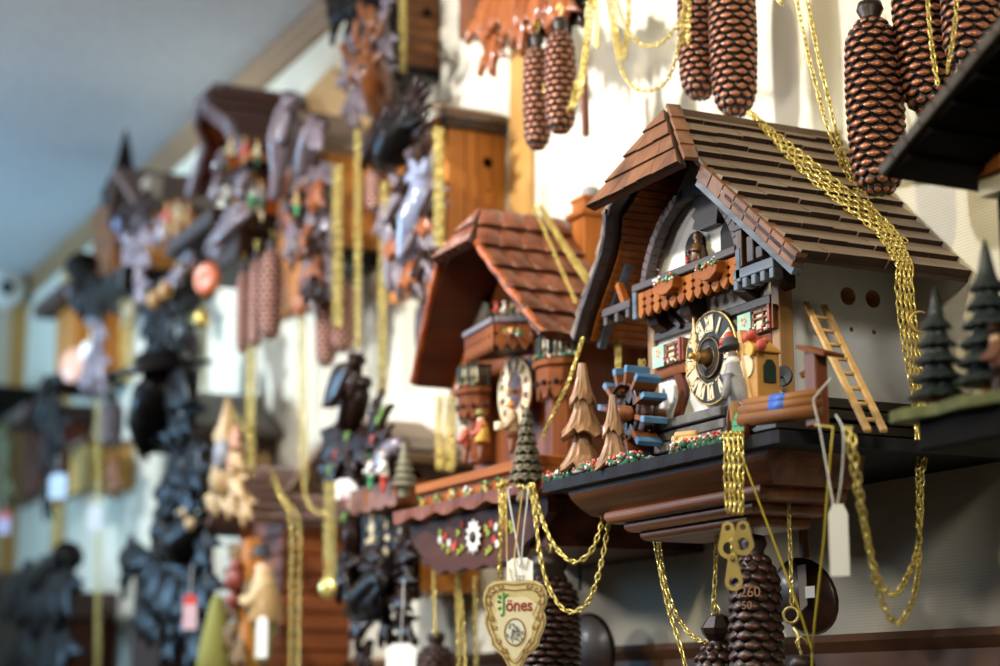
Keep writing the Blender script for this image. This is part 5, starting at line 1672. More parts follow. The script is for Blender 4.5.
# --- spired carved clock by the ceiling
c = clock(158, 260, 'grey brown carved clock with a tall black spire just under the ceiling trim')
xJ = P(165, 250, 0).x
case(c, xJ, .14, P(165, 300, 0).z, P(165, 200, 0).z, .2, case_br)
MB(blk_car).lathe([(.05, 0), (.055, .02), (.035, .07), (.022, .10), (.012, .15), (.002, .19)], 12, P(123, 205, .17), smooth=False).build('spire', c)
lv(c, [(124, 232, 120, 180, .10), (128, 226, 118, 236, .08), (140, 200, 134, 240, .10), (150, 190, 142, 216, .10), (146, 196, 152, 226, .10), (136, 186, 130, 226, .10)], .17, dk_car)
MB(wood('grey brown carved board', '6d655b', '8b8074', 'z', 30, .5)).bx(P(134, 200, .16).x - .03, P(150, 200, .16).x, .13, .17, P(140, 218, .16).z, P(140, 184, .16).z).build('carved_board', c, bevel=.006)
lv(c, [(134, 220, 126, 250, .09), (144, 210, 150, 246, .09), (138, 245, 142, 290, .09), (132, 280, 136, 324, .09), (146, 236, 142, 276, .08), (130, 240, 134, 270, .08), (142, 270, 146, 305, .07), (148, 205, 140, 235, .08)], .17, sheen_car)
blob(c, [(119, 224, .018, 1, 1.2)], .18, 'blue_bird', paint('blue lacquer', '56688c', .3))

# --- far clock with flat dark roof
c = clock(128, 330, 'far clock with flat dark roof, orange side and dark bird on top')
xK = P(130, 330, 0).x
case(c, xK, .15, P(130, 372, 0).z, P(130, 306, 0).z, .22, case_or)
MB(roof_dk).bx(xK - .3, xK + .03, .002, .2, P(130, 306, 0).z, P(130, 306, 0).z + .04).build('roof', c, bevel=.006)
MB(blk_car).bx(xK - .26, xK + .02, .002, .18, P(130, 385, 0).z, P(130, 372, 0).z).build('base_moulding', c, bevel=.004)
bird(c, [(90, 322), (90, 304), (86, 284), (82, 266)], [.02, .05, .045, .014], [(86, 280, 102, 318, .09)], .2, blk_car)
lv(c, [(78, 268, 74, 300, .07), (100, 300, 94, 332, .09), (104, 316, 100, 350, .08), (96, 345, 98, 392, .08), (102, 340, 106, 386, .08), (92, 350, 86, 396, .07), (106, 370, 100, 400, .06)], .19, sheen_car)
dial_small(c, 97, 342, .19, .05, dk_car)
dc_ = P(75, 366, .2)
d_ = tag(MB(paint('salmon disc', 'd9a184', .4)).lathe([(.001, 0), (.041, 0), (.045, .006), (.038, .012), (.001, .010)], 28, dc_, (.5, -.85, 0)).build('pendulum_disc', None, origin=dc_), 'round salmon pendulum disc at the far end of the wall', 'pendulum')
dc_ = P(88, 351, .2)
tag(MB(white_c).lathe([(.001, 0), (.020, 0), (.022, .005), (.001, .008)], 20, dc_, (.5, -.85, 0)).build('pendulum_disc', None, origin=dc_), 'small white pendulum disc just above the salmon one', 'pendulum')

# --- grey-roofed clock with black carving
c = clock(285, 440, 'dark clock with grey gabled roof and black carved front topped by a bird')
rL, eL = P(258, 396, 0), P(286, 430, 0)
gable(c, rL, eL, .21, wood('dark grey roof', '474039', '625a51', 'y', 40, .5, .1), .02)
xL = P(278, 450, 0).x
cl = case(c, xL, .16, P(278, 500, 0).z, eL.z + .01, .24, wood('dark brown far case', '3a2818', '553c22', 'z', 40, .5, .1))
MB(beige_p).disc(PX(263, 461, xL), .016, .004, 20, (1, 0, 0)).build('side_cover', c)
bird(c, [(146, 452), (150, 425), (160, 400), (170, 385)], [.02, .05, .06, .03], [(170, 380, 192, 402, .10), (160, 390, 148, 430, .09)], .24, blk_car)
MB(blk_car).lathe([(.10, 0), (.105, .008), (.06, .02), (.05, .04), (.01, .045)], 16, P(163, 371, .24), (.1, -.2, 1), smooth=True).build('hat_shape', c)
lv(c, [(160, 372, 146, 348, .06), (172, 368, 186, 342, .06), (178, 372, 168, 345, .06), (150, 400, 142, 448, .10), (160, 395, 154, 445, .12), (172, 392, 170, 450, .12), (180, 390, 186, 445, .12), (188, 392, 196, 440, .10), (150, 420, 147, 462, .06), (190, 430, 180, 475, .10), (176, 445, 190, 490, .12), (195, 435, 204, 480, .10), (200, 440, 206, 500, .09), (185, 470, 178, 510, .10), (200, 470, 192, 525, .10)], .21, blk_car)
c2 = clock(240, 470, 'beige carved figure clock with a pointed top, before the grey roof')
gn = MB(beige_p)
gn.lathe([(.028, 0), (.034, .03), (.026, .07), (.022, .09), (.026, .11), (.017, .13), (.010, .155), (.003, .185)], 14, P(228, 495, .21), (-.10, 0, 1), flute=lambda i, k, r, h: (r * (1 + .12 * math.sin(k * 2.2 + i)), h))
gno = gn.build('pointed_figure', c2)
MB(grey_p).ell(P(222, 455, .25), (.03, .015, .03)).build('grey_wing', gno)
lv(c2, [(228, 480, 216, 505, .07), (236, 440, 244, 470, .06), (234, 470, 246, 500, .06), (238, 490, 230, 520, .07), (246, 492, 252, 520, .05), (220, 490, 210, 512, .06)], .22, beige_p)
lv(c2, [(236, 452, 240, 432, .04), (228, 458, 240, 462, .04)], .23, paint('salmon carved', 'd8a184', .5))

# --- log cabin clock with slatted roof and huntsman
c = clock(352, 600, 'brown log cabin clock with slatted roof and a standing huntsman figure')
xM = P(352, 600, 0).x
eM, rM = P(350, 525, 0), P(338, 478, 0)
slat = wood('pinkish brown roof slat', '6e5148', '94756a', 'y', 40, .5, .2)
gable(c, V((xM - .13, 0, rM.z + .02)), V((xM + .02, 0, eM.z)), .2, slat, .012, .0, 'roof', 6)
logm = wood('dark orange log', '6a3415', '8f4c20', 'y', 40, .45, .2)
zt, zb_m = eM.z + .01, P(352, 690, 0).z
lgm = MB(logm)
for k in range(9):
    z = lerp(zb_m, zt, (k + .5) / 9)
    lgm.bx(xM - .25, xM - .002 * (k % 2), .002, .135, z - (zt - zb_m) / 18 + .001, z + (zt - zb_m) / 18 - .001)
lgm.build('log_wall', c, bevel=.003)
MB(case_dk).bx(xM - .24, xM - .01, .002, .13, zb_m, zt).build('inner_case', c)
mini_person(c, 264, 668, 556, .215, paint('cream coat', 'd8bf8e', .5, 'bd9d66', 60), paint('olive breeches', '8f8a48', .6), paint('dark grey hat', '3a3638', .6), 'cape', holdmat=paint('tan cape', 'b8935c', .6))
pst = MB(case_or); a, b = P(246, 690, .2), P(246, 540, .2)
pst.bx(a.x - .02, a.x + .02, .18, .21, a.z, b.z); pst.build('porch_post', c, bevel=.004)
lv(c, [(242, 560, 228, 590, .06), (240, 590, 230, 620, .06), (240, 620, 226, 650, .06), (244, 640, 238, 670, .06), (242, 545, 232, 560, .06), (250, 580, 256, 610, .05)], .205, wood('brown vine carving', '5a4020', '86652f', 'z', 50, .5))
blob(c, [(235, 580, .022, 1, 1), (233, 600, .016, 1, 1), (236, 566, .014, 1, 1)], .225, 'carved_apple', paint('dull red fruit', '8d4234', .4))
MB(blk_car).ell(P(305, 588, .0) + V((0, -.16, 0)), .008).build('latch_knob', c) if False else None

# --- black carved hunting clock below the grey roof
c = clock(218, 600, 'black carved clock with outspread tail and long dark bracket, bearing a red and white tag')
xN = P(222, 600, 0).x
case(c, xN - .07, .12, P(222, 690, 0).z, P(222, 545, 0).z, .22, case_dk)
lv(c, [(176, 470, 162, 520, .12), (180, 500, 154, 548, .12), (176, 520, 166, 560, .12), (190, 480, 196, 530, .12), (160, 560, 120, 560, .10), (150, 566, 122, 552, .08), (140, 568, 121, 586, .07), (160, 562, 138, 590, .09), (165, 560, 150, 628, .14), (180, 560, 170, 640, .16), (195, 560, 196, 630, .15), (206, 560, 212, 620, .12), (160, 600, 150, 650, .12), (175, 620, 176, 668, .10), (198, 610, 206, 676, .12), (150, 600, 142, 640, .09), (188, 540, 178, 590, .14), (205, 520, 212, 575, .10), (188, 600, 186, 640, .14)], .19, blk_car)
bird(c, [(206, 520), (190, 540), (176, 545), (168, 530)], [.02, .05, .04, .02], [], .2, blk_car)
blob(c, [(188, 512, .02, 1.2, .7), (192, 524, .018, 1, .8)], .22, 'painted_berry', beige_p)

# --- far left end of the wall
c = clock(90, 450, 'far red-brown clock with dark roof and black carving in front')
xO = P(92, 450, 0).x
case(c, xO, .14, P(92, 490, 0).z, P(92, 420, 0).z, .24, wood('dark red case', '4a1d10', '65301a', 'z', 30, .5, .1))
MB(roof_dk).bx(xO - .3, xO + .03, .002, .2, P(92, 424, 0).z, P(92, 408, 0).z).build('roof', c, bevel=.006)
lv(c, [(48, 376, 42, 430, .12), (50, 390, 40, 440, .14), (56, 395, 60, 440, .12), (60, 400, 66, 450, .10), (50, 432, 52, 470, .10), (62, 440, 58, 500, .10), (50, 470, 54, 520, .08)], .22, blk_car)
dial_small(c, 58, 452, .2, .05, blk_car)
c = clock(40, 460, 'last clock before the corner with black block top and tan side')
xO2 = P(42, 460, 0).x
case(c, xO2, .14, P(42, 500, 0).z, P(42, 430, 0).z, .26, wood('dull tan case', '6a5030', '8a6c42', 'z', 30, .5, .1))
MB(blk_car).bx(xO2 - .34, xO2 + .0, .002, .22, P(30, 432, 0).z, P(30, 398, 0).z).build('roof', c, bevel=.01)
lv(c, [(8, 420, 4, 470, .12), (12, 440, 8, 520, .10)], .2, wood('dull olive carving', '4a4a2a', '6a6840', 'z', 40, .5))
c = clock(133, 470, 'small tan box clock beside a grey violet cone')
xO3 = P(133, 470, 0).x
case(c, xO3, .12, P(133, 490, 0).z, P(133, 446, 0).z, .2, wood('golden box case', 'a07c38', 'c09a50', 'z', 30, .5, .1))
MB(roof_br).bx(xO3 - .22, xO3 + .012, .002, .135, P(133, 446, 0).z, P(133, 446, 0).z + .014).build('roof', c, bevel=.003)
lv(c, [(116, 452, 112, 486, .06), (120, 460, 116, 500, .06)], .14, case_br)
c = clock(112, 640, 'low dark clock with brown roof edge at the bottom, far along the wall')
xQ = P(115, 640, 0).x
case(c, xQ, .14, P(115, 720, 0).z, P(115, 620, 0).z, .3, wood('dark red case', '4a1d10', '65301a', 'z', 30, .5, .1))
MB(roof_dk).bx(xQ - .36, xQ + .03, .002, .2, P(115, 620, 0).z, P(115, 593, 0).z).build('roof', c, bevel=.006)
c = clock(70, 620, 'big black carved clock at the bottom near the wall end')
xR_ = P(72, 620, 0).x
case(c, xR_, .14, P(72, 720, 0).z, P(72, 570, 0).z, .5, case_dk)
lv(c, [(30, 560, 22, 640, .25), (45, 556, 40, 640, .25), (60, 556, 62, 630, .22), (66, 562, 74, 620, .15), (30, 620, 24, 690, .25), (48, 620, 50, 690, .25), (64, 620, 66, 690, .2), (20, 575, 16, 620, .15)], .2, blk_car)
bird(c, [(30, 600), (44, 580), (60, 566), (68, 556)], [.03, .05, .04, .02], [], .2, blk_car)
c = clock(8, 600, 'black clock cut by the edge of the photo')
xS = P(12, 610, 0).x
case(c, xS, .16, P(12, 640, 0).z, P(12, 578, 0).z, .4, case_dk)
MB(roof_dk).bx(xS - .44, xS + .03, .002, .2, P(12, 582, 0).z, P(12, 574, 0).z).build('roof', c, bevel=.004)

# --- carved clock above, only its lower leaves in view
c = clock(560, -40, 'orange carved clock above the frame edge, its lower leaves and two cones in view')
xT = P(575, -20, 0).x
case(c, xT, .10, P(575, 8, 0).z, P(575, -120, 0).z, .2, br_car)
lv(c, [(492, -10, 486, 48, .085), (496, 30, 494, 77, .06), (500, 0, 490, 40, .07), (512, -10, 506, 34, .07), (520, -14, 518, 46, .06), (530, -10, 524, 58, .05), (542, -10, 536, 30, .07), (556, -20, 550, 36, .07), (566, -12, 564, 30, .06), (508, 10, 516, 40, .05)], .14, or_car)
lv(c, [(560, 0, 566, 50, .06), (545, 0, 548, 40, .08), (572, -10, 586, 30, .06)], .11, dk_car)
MB(wood('dark red strip', '5a2a18', '7d4028', 'z', 40, .4)).bar(P(584, 70, .09), P(586, 136, .09), .010, .006, (0, 1, 0)).build('pendulum_rod', c)

# --- dark chalet close by at the near end, mostly out of frame
c = clock(1150, 300, 'dark chalet clock at the near edge with mossy base and two black firs')
oN = .30
dkr = wood('black brown near roof', '0d0907', '1a120e', 'y', 40, .7, .2, 0, .07, .1)
a0, a1 = P(884, 172, oN), P(1010, 18, oN)
sl = (a1.z - a0.z) / (a1.x - a0.x)
top = V((a0.x + .26, -oN, a0.z + .26 * sl)); back = .16
nn = V((-sl, 0, 1)).normalized()
mb = MB(dkr)
for k in range(9):
    p, q = a0.lerp(top, k / 9), a0.lerp(top, (k + 1) / 9)
    mb.poly_prism([p + nn * .004, q + nn * .0, q + V((0, oN - .01, 0)), p + nn * .004 + V((0, oN - .01, 0))], -nn * .012)
ro = mb.build('roof', c, bevel=.001)
mr_ = lambda p: V((2 * top.x - p.x, p.y, p.z))
mb = MB(dkr)
n2 = V((sl, 0, 1)).normalized()
for k in range(9):
    p, q = mr_(a0.lerp(top, k / 9)), mr_(a0.lerp(top, (k + 1) / 9))
    mb.poly_prism([p + n2 * .004, q, q + V((0, oN - .01, 0)), p + n2 * .004 + V((0, oN - .01, 0))], -n2 * .012)
mb.build('roof_slope', ro, bevel=.001)
bg2 = MB(wood('lit dark edge', '2a221d', '5d5348', 'x', 60, .5, .3))  # light along the roof edge put into a paler strip colour
for k in range(14):
    p, q = a0.lerp(top, k / 14), a0.lerp(top, (k + .96) / 14)
    bg2.poly_prism([p + nn * (.004 + .0012 * (k % 2)), q + nn * (.004 + .0012 * (k % 2)), q - nn * .006, p - nn * .006], (0, -.006, 0))
bg2.build('barge_board', ro, bevel=.001)
wb = P(996, 178, .2)
xh1 = 2 * top.x - wb.x
MB(dkr).poly_prism([(wb.x, -.2, wb.z - .19), (xh1, -.2, wb.z - .19), (xh1, -.2, wb.z + .05), (top.x, -.2, top.z - .03), (wb.x, -.2, wb.z + .05)], (0, .198, 0)).build('house_wall', c)
lp = MB(orange2); lp.bx(wb.x - .012, wb.x + .03, .2, .22, wb.z - .002, wb.z + .012); lpo = lp.build('lantern', c, bevel=.001)
MB(ivory_p).bx(wb.x - .004, wb.x + .024, .2, .216, wb.z - .018, wb.z - .002).build('lantern_pane', lpo)
bz0 = P(889, 412, oN).z
mossm = paint('mossy green board', '7c8050', .8, '5c6238', 60, bump=.4)
bb0 = P(889, 414, oN)
pl = [(bb0.x, -oN + .0)]
n = 24
front = [(bb0.x + .44 * i / n, -oN - .004 * math.sin(i * 1.6)) for i in range(n + 1)]
pl = front + [(bb0.x + .44, -.01), (bb0.x + .012, -.01)]
bse = MB(mossm).poly_prism([(x, y, bz0) for x, y in pl], (0, 0, -.010)).build('base_board', c, bevel=.001)
MB(dkr).bx(bb0.x + .02, bb0.x + .42, .01, oN - .012, bz0 - .035, bz0 - .010).build('base_case', c, bevel=.002)
blk_fir = wood('black green fir', '1d2423', '343c3c', 'z', 80, .45, .3, .3)
def tier_fir(u, vb, vt, off, w_, tiers):
    b = P(u, vb, off); b.z = bz0; H = P(u, vt, off).z - bz0
    tk = MB(orange_w).lathe([(.008, 0), (.009, .003), (.007, H * .12)], 12, b).build('fir_tree', c)
    m_ = MB(blk_fir); pr = [(.004, H * .085)]
    for k in range(tiers):
        t = k / tiers; z0 = H * (.09 + .70 * t); r = w_ * (1 - .62 * t)
        pr += [(r * .92, z0), (r, z0 + H * .012), (r * .95, z0 + H * .025), (r * .60, z0 + H * .07), (r * .45, z0 + H * .125)]
    pr += [(w_ * .2, H * .82), (w_ * .12, H * .92), (.0006, H)]
    m_.lathe(pr, 28, b, flute=lambda i, k, r, h: (r * (1 + .05 * math.sin(k * 2.7 + i * .3)), h - (.002 * (k % 2) if 0 < (i - 1) % 5 < 3 else 0)), smooth=True)
    m_.build('foliage', tk)
tier_fir(940, 402, 284, .27, .026, 5)
tier_fir(993, 400, 236, .27, .030, 6)
mini_person(c, 1000, 398, 330, .285, paint('brown coat', '7a4a32', .6), dark_w, dark_w)
# ------------------------------------------------------------------ chains about the tiled clock
def onT(u, v, lift=.012):
    d = ray(u, v); k = TW / (TZR - TZE)
    t = (TX + k * (TZR - CAM.z)) / (d.x + k * d.z)
    return CAM + d * t + tnR * lift
gT = 'brass chains drawn over the tiled roof'
for i, (a, b, c_, lab) in enumerate((((535, 213), (560, 254), (590, 300), 'brass chain over the red-brown tiled roof, upper strand towards the chimney'), ((538, 212), (564, 254), (596, 300), 'brass chain over the red-brown tiled roof, strand nearest the chimney'), ((531, 213), (552, 262), (574, 313), 'brass chain over the red-brown tiled roof, lower single strand'))):
    chain(lab, spline([onT(*a), onT(*b), onT(*c_)], 10), .0066, .0010, gT, k=5)
chain('brass chain slanting down from the tiled roof eave in front of the near turret', [P(583, 338, .222), P(576, 360, .235), P(569, 382, .245), P(555, 410, .25), P(542, 438, .255)], .0066, .0011)
for du in (0, 3.5):
    chain('brass chain hanging behind the water wheel', [P(616.5 + du, 336, .16), P(617 + du, 380, .16), P(618 + du, 425, .16)], .0064, .001, 'chains behind the water wheel')
for du in (0, 4):
    chain('brass chain hanging beside the post behind the wheel paddles', [P(640 + du, 360, .15), P(640 + du, 405, .15)], .0064, .0009, 'chains by the far corner post')
gB = 'slack brass chains under the fir of the tiled clock'
chain('brass chain in the shallow upper loop under the tiled clock', hang((533, 484, .268), (541, 515, .268), (553, 543, .268), (572, 562, .262), (590, 553, .25), (600, 530, .24), (604, 512, .23), n=8), .0072, .0011)
chain('brass chain in the deep lower loop in front of the heart tag cone', hang((530, 484, .27), (535, 515, .272), (541, 560, .272), (550, 590, .27), (566, 611, .265), (585, 606, .255), (597, 580, .245), (605, 545, .235), (609, 520, .225), n=8), .0074, .0011)
chain('brass chain hanging straight down behind the white price tag string', hang((500, 484, .268), (501, 520, .27), (499, 580, .268), n=8), .0068, .0011, gB)
chain('brass chain hanging straight down, shorter neighbour of the tag string', hang((504, 484, .268), (504, 515, .268), (503, 545, .266), n=8), .0068, .0010)
chain('brass chain gathered round the trunk of the small fir', hang((498, 488, .27), (508, 481, .275), (517, 484, .276), (528, 488, .276), (537, 484, .27), n=6), .0066, .001)
for k, (u0, u1, v0, v1, o) in enumerate(((433, 436, 558, 640, .19), (456, 460, 566, 690, .2), (459, 467, 566, 690, .2), (475, 477, 578, 690, .12))):
    chain(('brass chain hanging under the painted skirt, leftmost and shortest', 'brass chain of the pair under the painted skirt, outer strand', 'brass chain of the pair under the painted skirt, inner strand', 'faint brass chain hanging deep behind the heart tag')[k], hang((u0, v0, o), (lerp(u0, u1, .5), (v0 + v1) / 2, o), (u1, v1, o), n=8), .0078, .0012, k=4)
gL = 'bundle of brass chains hanging left of the musicians'
for u in (437, 441, 447, 451, 454):
    chain('brass chain in the bundle hanging just left of the carved musicians', hang((u + 1, 396, .15), (u, 430, .15), (u + random.uniform(-1, 1), 474, .15), n=8), .0078, .0012, gL)

# price tag and heart tag of the tiled clock
e, c, x, n_ = price_tag('small white price tag tucked behind the heart-shaped tag', [[(513, 487, .272), (508, 490, .276), (512, 515, .28), (520, 560, .281), (520, 566, .281)], [(524, 487, .274), (528, 490, .276), (524, 530, .28), (521, 566, .281)]], (520, 573), .280, .0165, .0175)
me = text_mesh('322', .0085, paint('pencil grey ink', '77777c', .7), .0002)
place_mesh(me, 'price_writing', e, frame_of(x, V((0, 0, 1)), n_, c + n_ * .0010 + V((0, 0, -.006))))
hc = P(515, 629, .292)
e = empty('heart_tag', hc, 'cream heart-shaped paper tag with red and green lettering, hanging on a gold thread', 'tag')
hx = V((math.cos(.85), math.sin(.85), 0)); hn = V((math.sin(.85), -math.cos(.85), 0))
half = [(0, 50), (12, 51.5), (22, 50.5), (29, 46), (32.5, 39), (33.5, 31), (32, 24), (29.5, 19), (31.5, 13), (32, 6), (29, -3), (25.5, -10), (24.5, -17), (19, -23), (13, -28), (9, -36), (5, -42.5), (0, -46)]
sc_ = .00108
outl = [(a, b) for a, b in half] + [(-a, b) for a, b in half[::-1][1:-1]]
hp3 = lambda a, b, d=0: hc + hx * (a * sc_ * 1.06) + V((0, 0, b * sc_)) + hn * d
card_m = paint('cream card', 'd9c890', .55, 'c9b478', 60)
co = MB(card_m).poly_prism([hp3(a, b) for a, b in outl], -hn * .0022).build('card', e)
brd = paint('tan printed ornament', '9a7840', .6); pale = paint('pale printed field', 'e4d8ae', .6)
fld = MB(pale)
inner = [(a * .62 * (1 + .12 * math.sin(i * 1.9)), b * .68 - 1) for i, (a, b) in enumerate(outl)]
cv = [hp3(a, b, .0003) for a, b in inner]
fld.poly_prism(cv, hn * .0002); fld.build('printed_field', co)
orn = MB(brd)
for sc1, w_ in ((.93, .0007), (.80, .0006)):
    orn.tube([hp3(a * sc1, b * sc1 + (1 - sc1) * 4, .0004) for a, b in outl], w_, 4, True)
for s in (1, -1):
    for cx_, cy_, r_ in ((23, 42, 5), (14, 45, 4), (26, 28, 4.5), (24, 12, 4.5), (20, 2, 4), (16, -12, 4), (10, -22, 4), (27, 36, 3), (8, -30, 3)):
        orn.tube([hp3(s * (cx_ + r_ * t * math.cos(7 * t)), cy_ + r_ * t * math.sin(7 * t), .0005) for t in [k / 10 for k in range(11)]], .0007, 4)
orn.build('printed_scrolls', co)
def print_text(s_, size, mat, a, b, nm, squeeze=1):
    me = text_mesh(s_, size, mat, .0002)
    me.transform(Matrix.Diagonal((squeeze, 1, 1, 1)))
    place_mesh(me, nm, co, frame_of(hx, V((0, 0, 1)), hn, hp3(a, b, .0007))).parent = co
def child_fix(o): pass
for s_, size, col, a, b, nm in (('J', .022, paint('green print', '3c8a3a', .6), -11.5, 24.5, 'green_letter'), ('önes', .0195, paint('dark red print', '8e2018', .6), 4.5, 24.5, 'red_lettering')):
    me = text_mesh(s_, size, col, .0003, .00042)
    me.transform(Matrix.Diagonal((.86, 1, 1, 1)))
    me.transform(frame_of(hx, V((0, 0, 1)), hn, hp3(a, b, .0006)))
    me.transform(Matrix.Translation(-V(hc)))
    o = bpy.data.objects.new(nm, me); COL.objects.link(o); o.parent = co
lf_ = MB(paint('green print', '3c8a3a', .6))
for a, b, a2, b2 in ((-12, 33, -7, 37), (-14, 32, -18, 36), (-14, 29, -19, 29), (-14, 23, -18, 21), (-11, 34, -12, 39)):
    lf_.leaf(hp3(a, b, .0006), hp3(a2, b2, .0007), .004, .0005, hn, 0, .02, 4)
lf_.build('green_leaves', co)
ovm = MB(brd).tube([hp3(10.5 * math.cos(t), -3 + 14 * math.sin(t), .0005) for t in [2 * PI * k / 28 for k in range(28)]], .0011, 5, True); ovm.build('oval_rim', co)
ov = MB(paint('pale picture ground', 'e4e2d2', .6)).poly_prism([hp3(9.6 * math.cos(t), -3 + 13 * math.sin(t), .0005) for t in [2 * PI * k / 28 for k in range(28)]], hn * .0003).build('oval_picture', co)
gy = MB(paint('grey print', '8a8a86', .7))
for k in range(26):
    a, b = random.gauss(-.5, 3), random.gauss(-4, 4.5)
    gy.ell(hp3(a, b, .0009), (.0016, .0004, .0026), n=6, rings=4)
gy.m(paint('green print', '3c8a3a', .6))
for k in range(7): gy.ell(hp3(random.uniform(-6, 7), random.choice([-13, 5, 2]), .0009), (.0013, .0004, .0013), n=6, rings=4)
gy.build('printed_house', ov)
thr = MB(paint('gold thread', 'c9a63a', .4))
thr.tube([hp3(-2, 51, .001), P(507, 560, .285), P(506, 487, .272)], .0007, 5); thr.tube([hp3(3, 51, .001), P(514, 560, .286), P(523, 487, .274)], .0007, 5)
thr.build('thread', e)

# pendulums and rods hanging below
pr_ = P(806, 596, .1)
e = empty('pendulum', pr_, 'dark leaf-shaped pendulum with a pale paper sticker, behind the elastic band', 'pendulum')
pm = MB(dark_w)
R0 = .036
pm.lathe([(.001, -.004), (R0 * .9, -.004), (R0, 0), (R0 * .9, .004), (.001, .005)], 24, pr_, (.35, -.93, 0), sy=1.25)
pm.build('bob', e)
MB(case_br).bar(pr_ + V((.0, .0, .04)), P(800, 480, .1), .008, .005).build('rod', e)
MB(white_c).box(P(810, 592, .112), (.016, .001, .012)).build('sticker', e)
MB(paint('pale back label', '8e7a66', .6)).poly_prism([P(u, v, .108) for u, v in ((798, 566), (806, 564), (808, 605), (801, 612))], (0, -.001, 0)).build('paper_label', e)
pr2 = P(588, 655, .07)
tag(MB(dark_w).lathe([(.001, -.004), (.05, -.004), (.055, 0), (.05, .004), (.001, .005)], 28, pr2, (.2, -.97, 0)).build('pendulum_disc', None, origin=pr2), 'dark round pendulum disc half hidden behind the cone by the heart tag', 'pendulum')
p0, p1 = P(575, 500, .06), P(578, 560, .06)
e = empty('gong_hook', p0, 'small brass ring and loop hanging under the far end of the large console', 'hook')
MB(brass).ring(P(572, 531, .1), .009, .002, (.3, -.9, 0)).build('ring', e)
MB(blk).tube([P(581, 505, .1), P(580, 545, .1), P(580, 590, .1)], .0025, 6).build('rod', e)

# ------------------------------------------------------------------ chains of the blurred clocks
def strands(us, v0, v1, off, label, group, pitch=.0095, wire=.0012, du=0, spread=.012):
    for i, u in enumerate(us):
        chain(label, [P(u, v0, off + spread * (i % 2)), P(u + du * .5 + random.uniform(-.6, .6), (v0 + v1) / 2, off + spread * (i % 2)), P(u + du, v1, off + spread * (i % 2))], pitch, wire, group if len(us) > 1 else None, n=6, k=3)
strands((435, 438.5, 442), 128, 246, .17, 'brass chain in the thick bundle before the orange hunting clock', 'chains before the hunting clock', du=1)
strands((401, 404.5), -8, 76, .10, 'brass chain of the pair beside the stag head', 'chains by the stag head')
strands((334, 337.5, 341), 165, 330, .16, 'brass chain in the bundle hanging past the carved columns', 'chains past the columns')
strands((356.5, 360), 130, 352, .15, 'brass chain of the long pair before the orange clock side', 'chains before the orange side')
strands((382, 385.5, 388), 182, 400, .14, 'brass chain in the long bundle left of the violet-sheened hare', 'chains left of the hare', du=-3)
strands((299.5, 303.5), 296, 482, .15, 'brass chain of the pair hanging free against the pale wall', 'chains on the pale wall', du=3)
chain('brass chain curling over the slatted roof at the end of the free pair', hang((303, 480, .16), (307, 500, .19), (316, 512, .21), (326, 512, .21)), .0085, .0015, n=6, k=3)
strands((247, 250.5, 254), 340, 478, .17, 'brass chain in the bundle before the grey roof', 'chains before the grey roof')
chain('brass chain lying slantwise on the grey roof', [P(224, 396, .12), P(236, 415, .17), P(247, 432, .2)], .0085, .0018, n=6, k=3)
for i, u in enumerate((291, 299)):
    chain('brass chain over the edge of the slatted cabin roof', hang((271 + i * 2, 474, .13), (281 + i * 2, 497, .19), (u, 522, .225), (u, 590, .22), (u - 1, 690, .22)), .0095, .0012, 'chains over the cabin roof', n=6, k=3)
strands((326, 330, 334), 482, 582, .21, 'brass chain in the bundle ending in a brass disc', 'chains with the brass disc', spread=.008)
q = P(328, 588, .22)
tag(MB(brass).lathe([(.004, -.002), (.017, -.002), (.017, .002), (.004, .002)], 22, q, (.5, -.86, 0)).build('chain_end_disc', None, origin=q), 'round brass disc at the end of the chains before the cabin wall', 'chain plate')
strands((122, 127, 132), 300, 384, .19, 'brass chain in the wide bundle by the flat dark roof', 'far wide bundle', .011, .0016)
strands((96, 99), 400, 690, .2, 'brass chain of the far pair running down past the price tag', 'far long pair', .011, .0010)
strands((203, 206), 300, 395, .13, 'brass chain hanging above the grey roof by the brass bob', 'chains by the brass bob', .010, .0013)
strands((57,), 500, 560, .2, 'thin far chain over the black block clock', None, .011, .002)
strands((398, 402), 196, 236, .1, 'short brass chain glimpsed beside the hare', 'short chains by the hare')
strands((420, 424), 262, 345, .07, 'brass chain on the pale wall below the hare', 'chains below the hare', .0085, .0013)
tl_ = MB(paint('olive tassel', '8d8a3e', .8))
a = P(218, 596, .21)
tl_.lathe([(.006, 0), (.012, -.01), (.03, -.10), (.036, -.17), (.01, -.175)], 12, a, flute=lambda i, k, r, h: (r * (1 + .15 * (k % 2)), h))
tag(tl_.build('tassel', None, origin=a), 'olive green tassel hanging between the black carving and the huntsman', 'tassel')

# chains high on the wall
chain('brass chain looping past the two small cones at the top', hang((590, -10, .17), (584, 50, .17), (577, 90, .17), (566, 112, .17), (552, 112, .17), (544, 85, .17), (541, 68, .16)), .0072, .0012)
chain('second brass chain looping past the two small cones at the top', hang((595, -10, .17), (588, 48, .17), (581, 92, .17), (571, 108, .172), (577, 80, .172)), .0072, .0012)
chain('short brass chain end beside the looped chain at the top', hang((596, -10, .13), (597, 25, .13), (597, 52, .13)), .0072, .0012)
chain('brass chain in the deep swag left of the paired cones', hang((606, -10, .14), (613, 30, .145), (620, 65, .15), (633, 87, .15), (647, 91, .15), (664, 84, .15), (675, 62, .15), (681, 30, .14), (686, -10, .14), n=8), .007, .0009)
chain('brass chain in the shallow swag above the deep one', hang((614, -10, .14), (622, 18, .14), (633, 38, .14), (648, 46, .14), (664, 41, .14), (677, 25, .135), (686, 8, .135), n=8), .007, .0009)
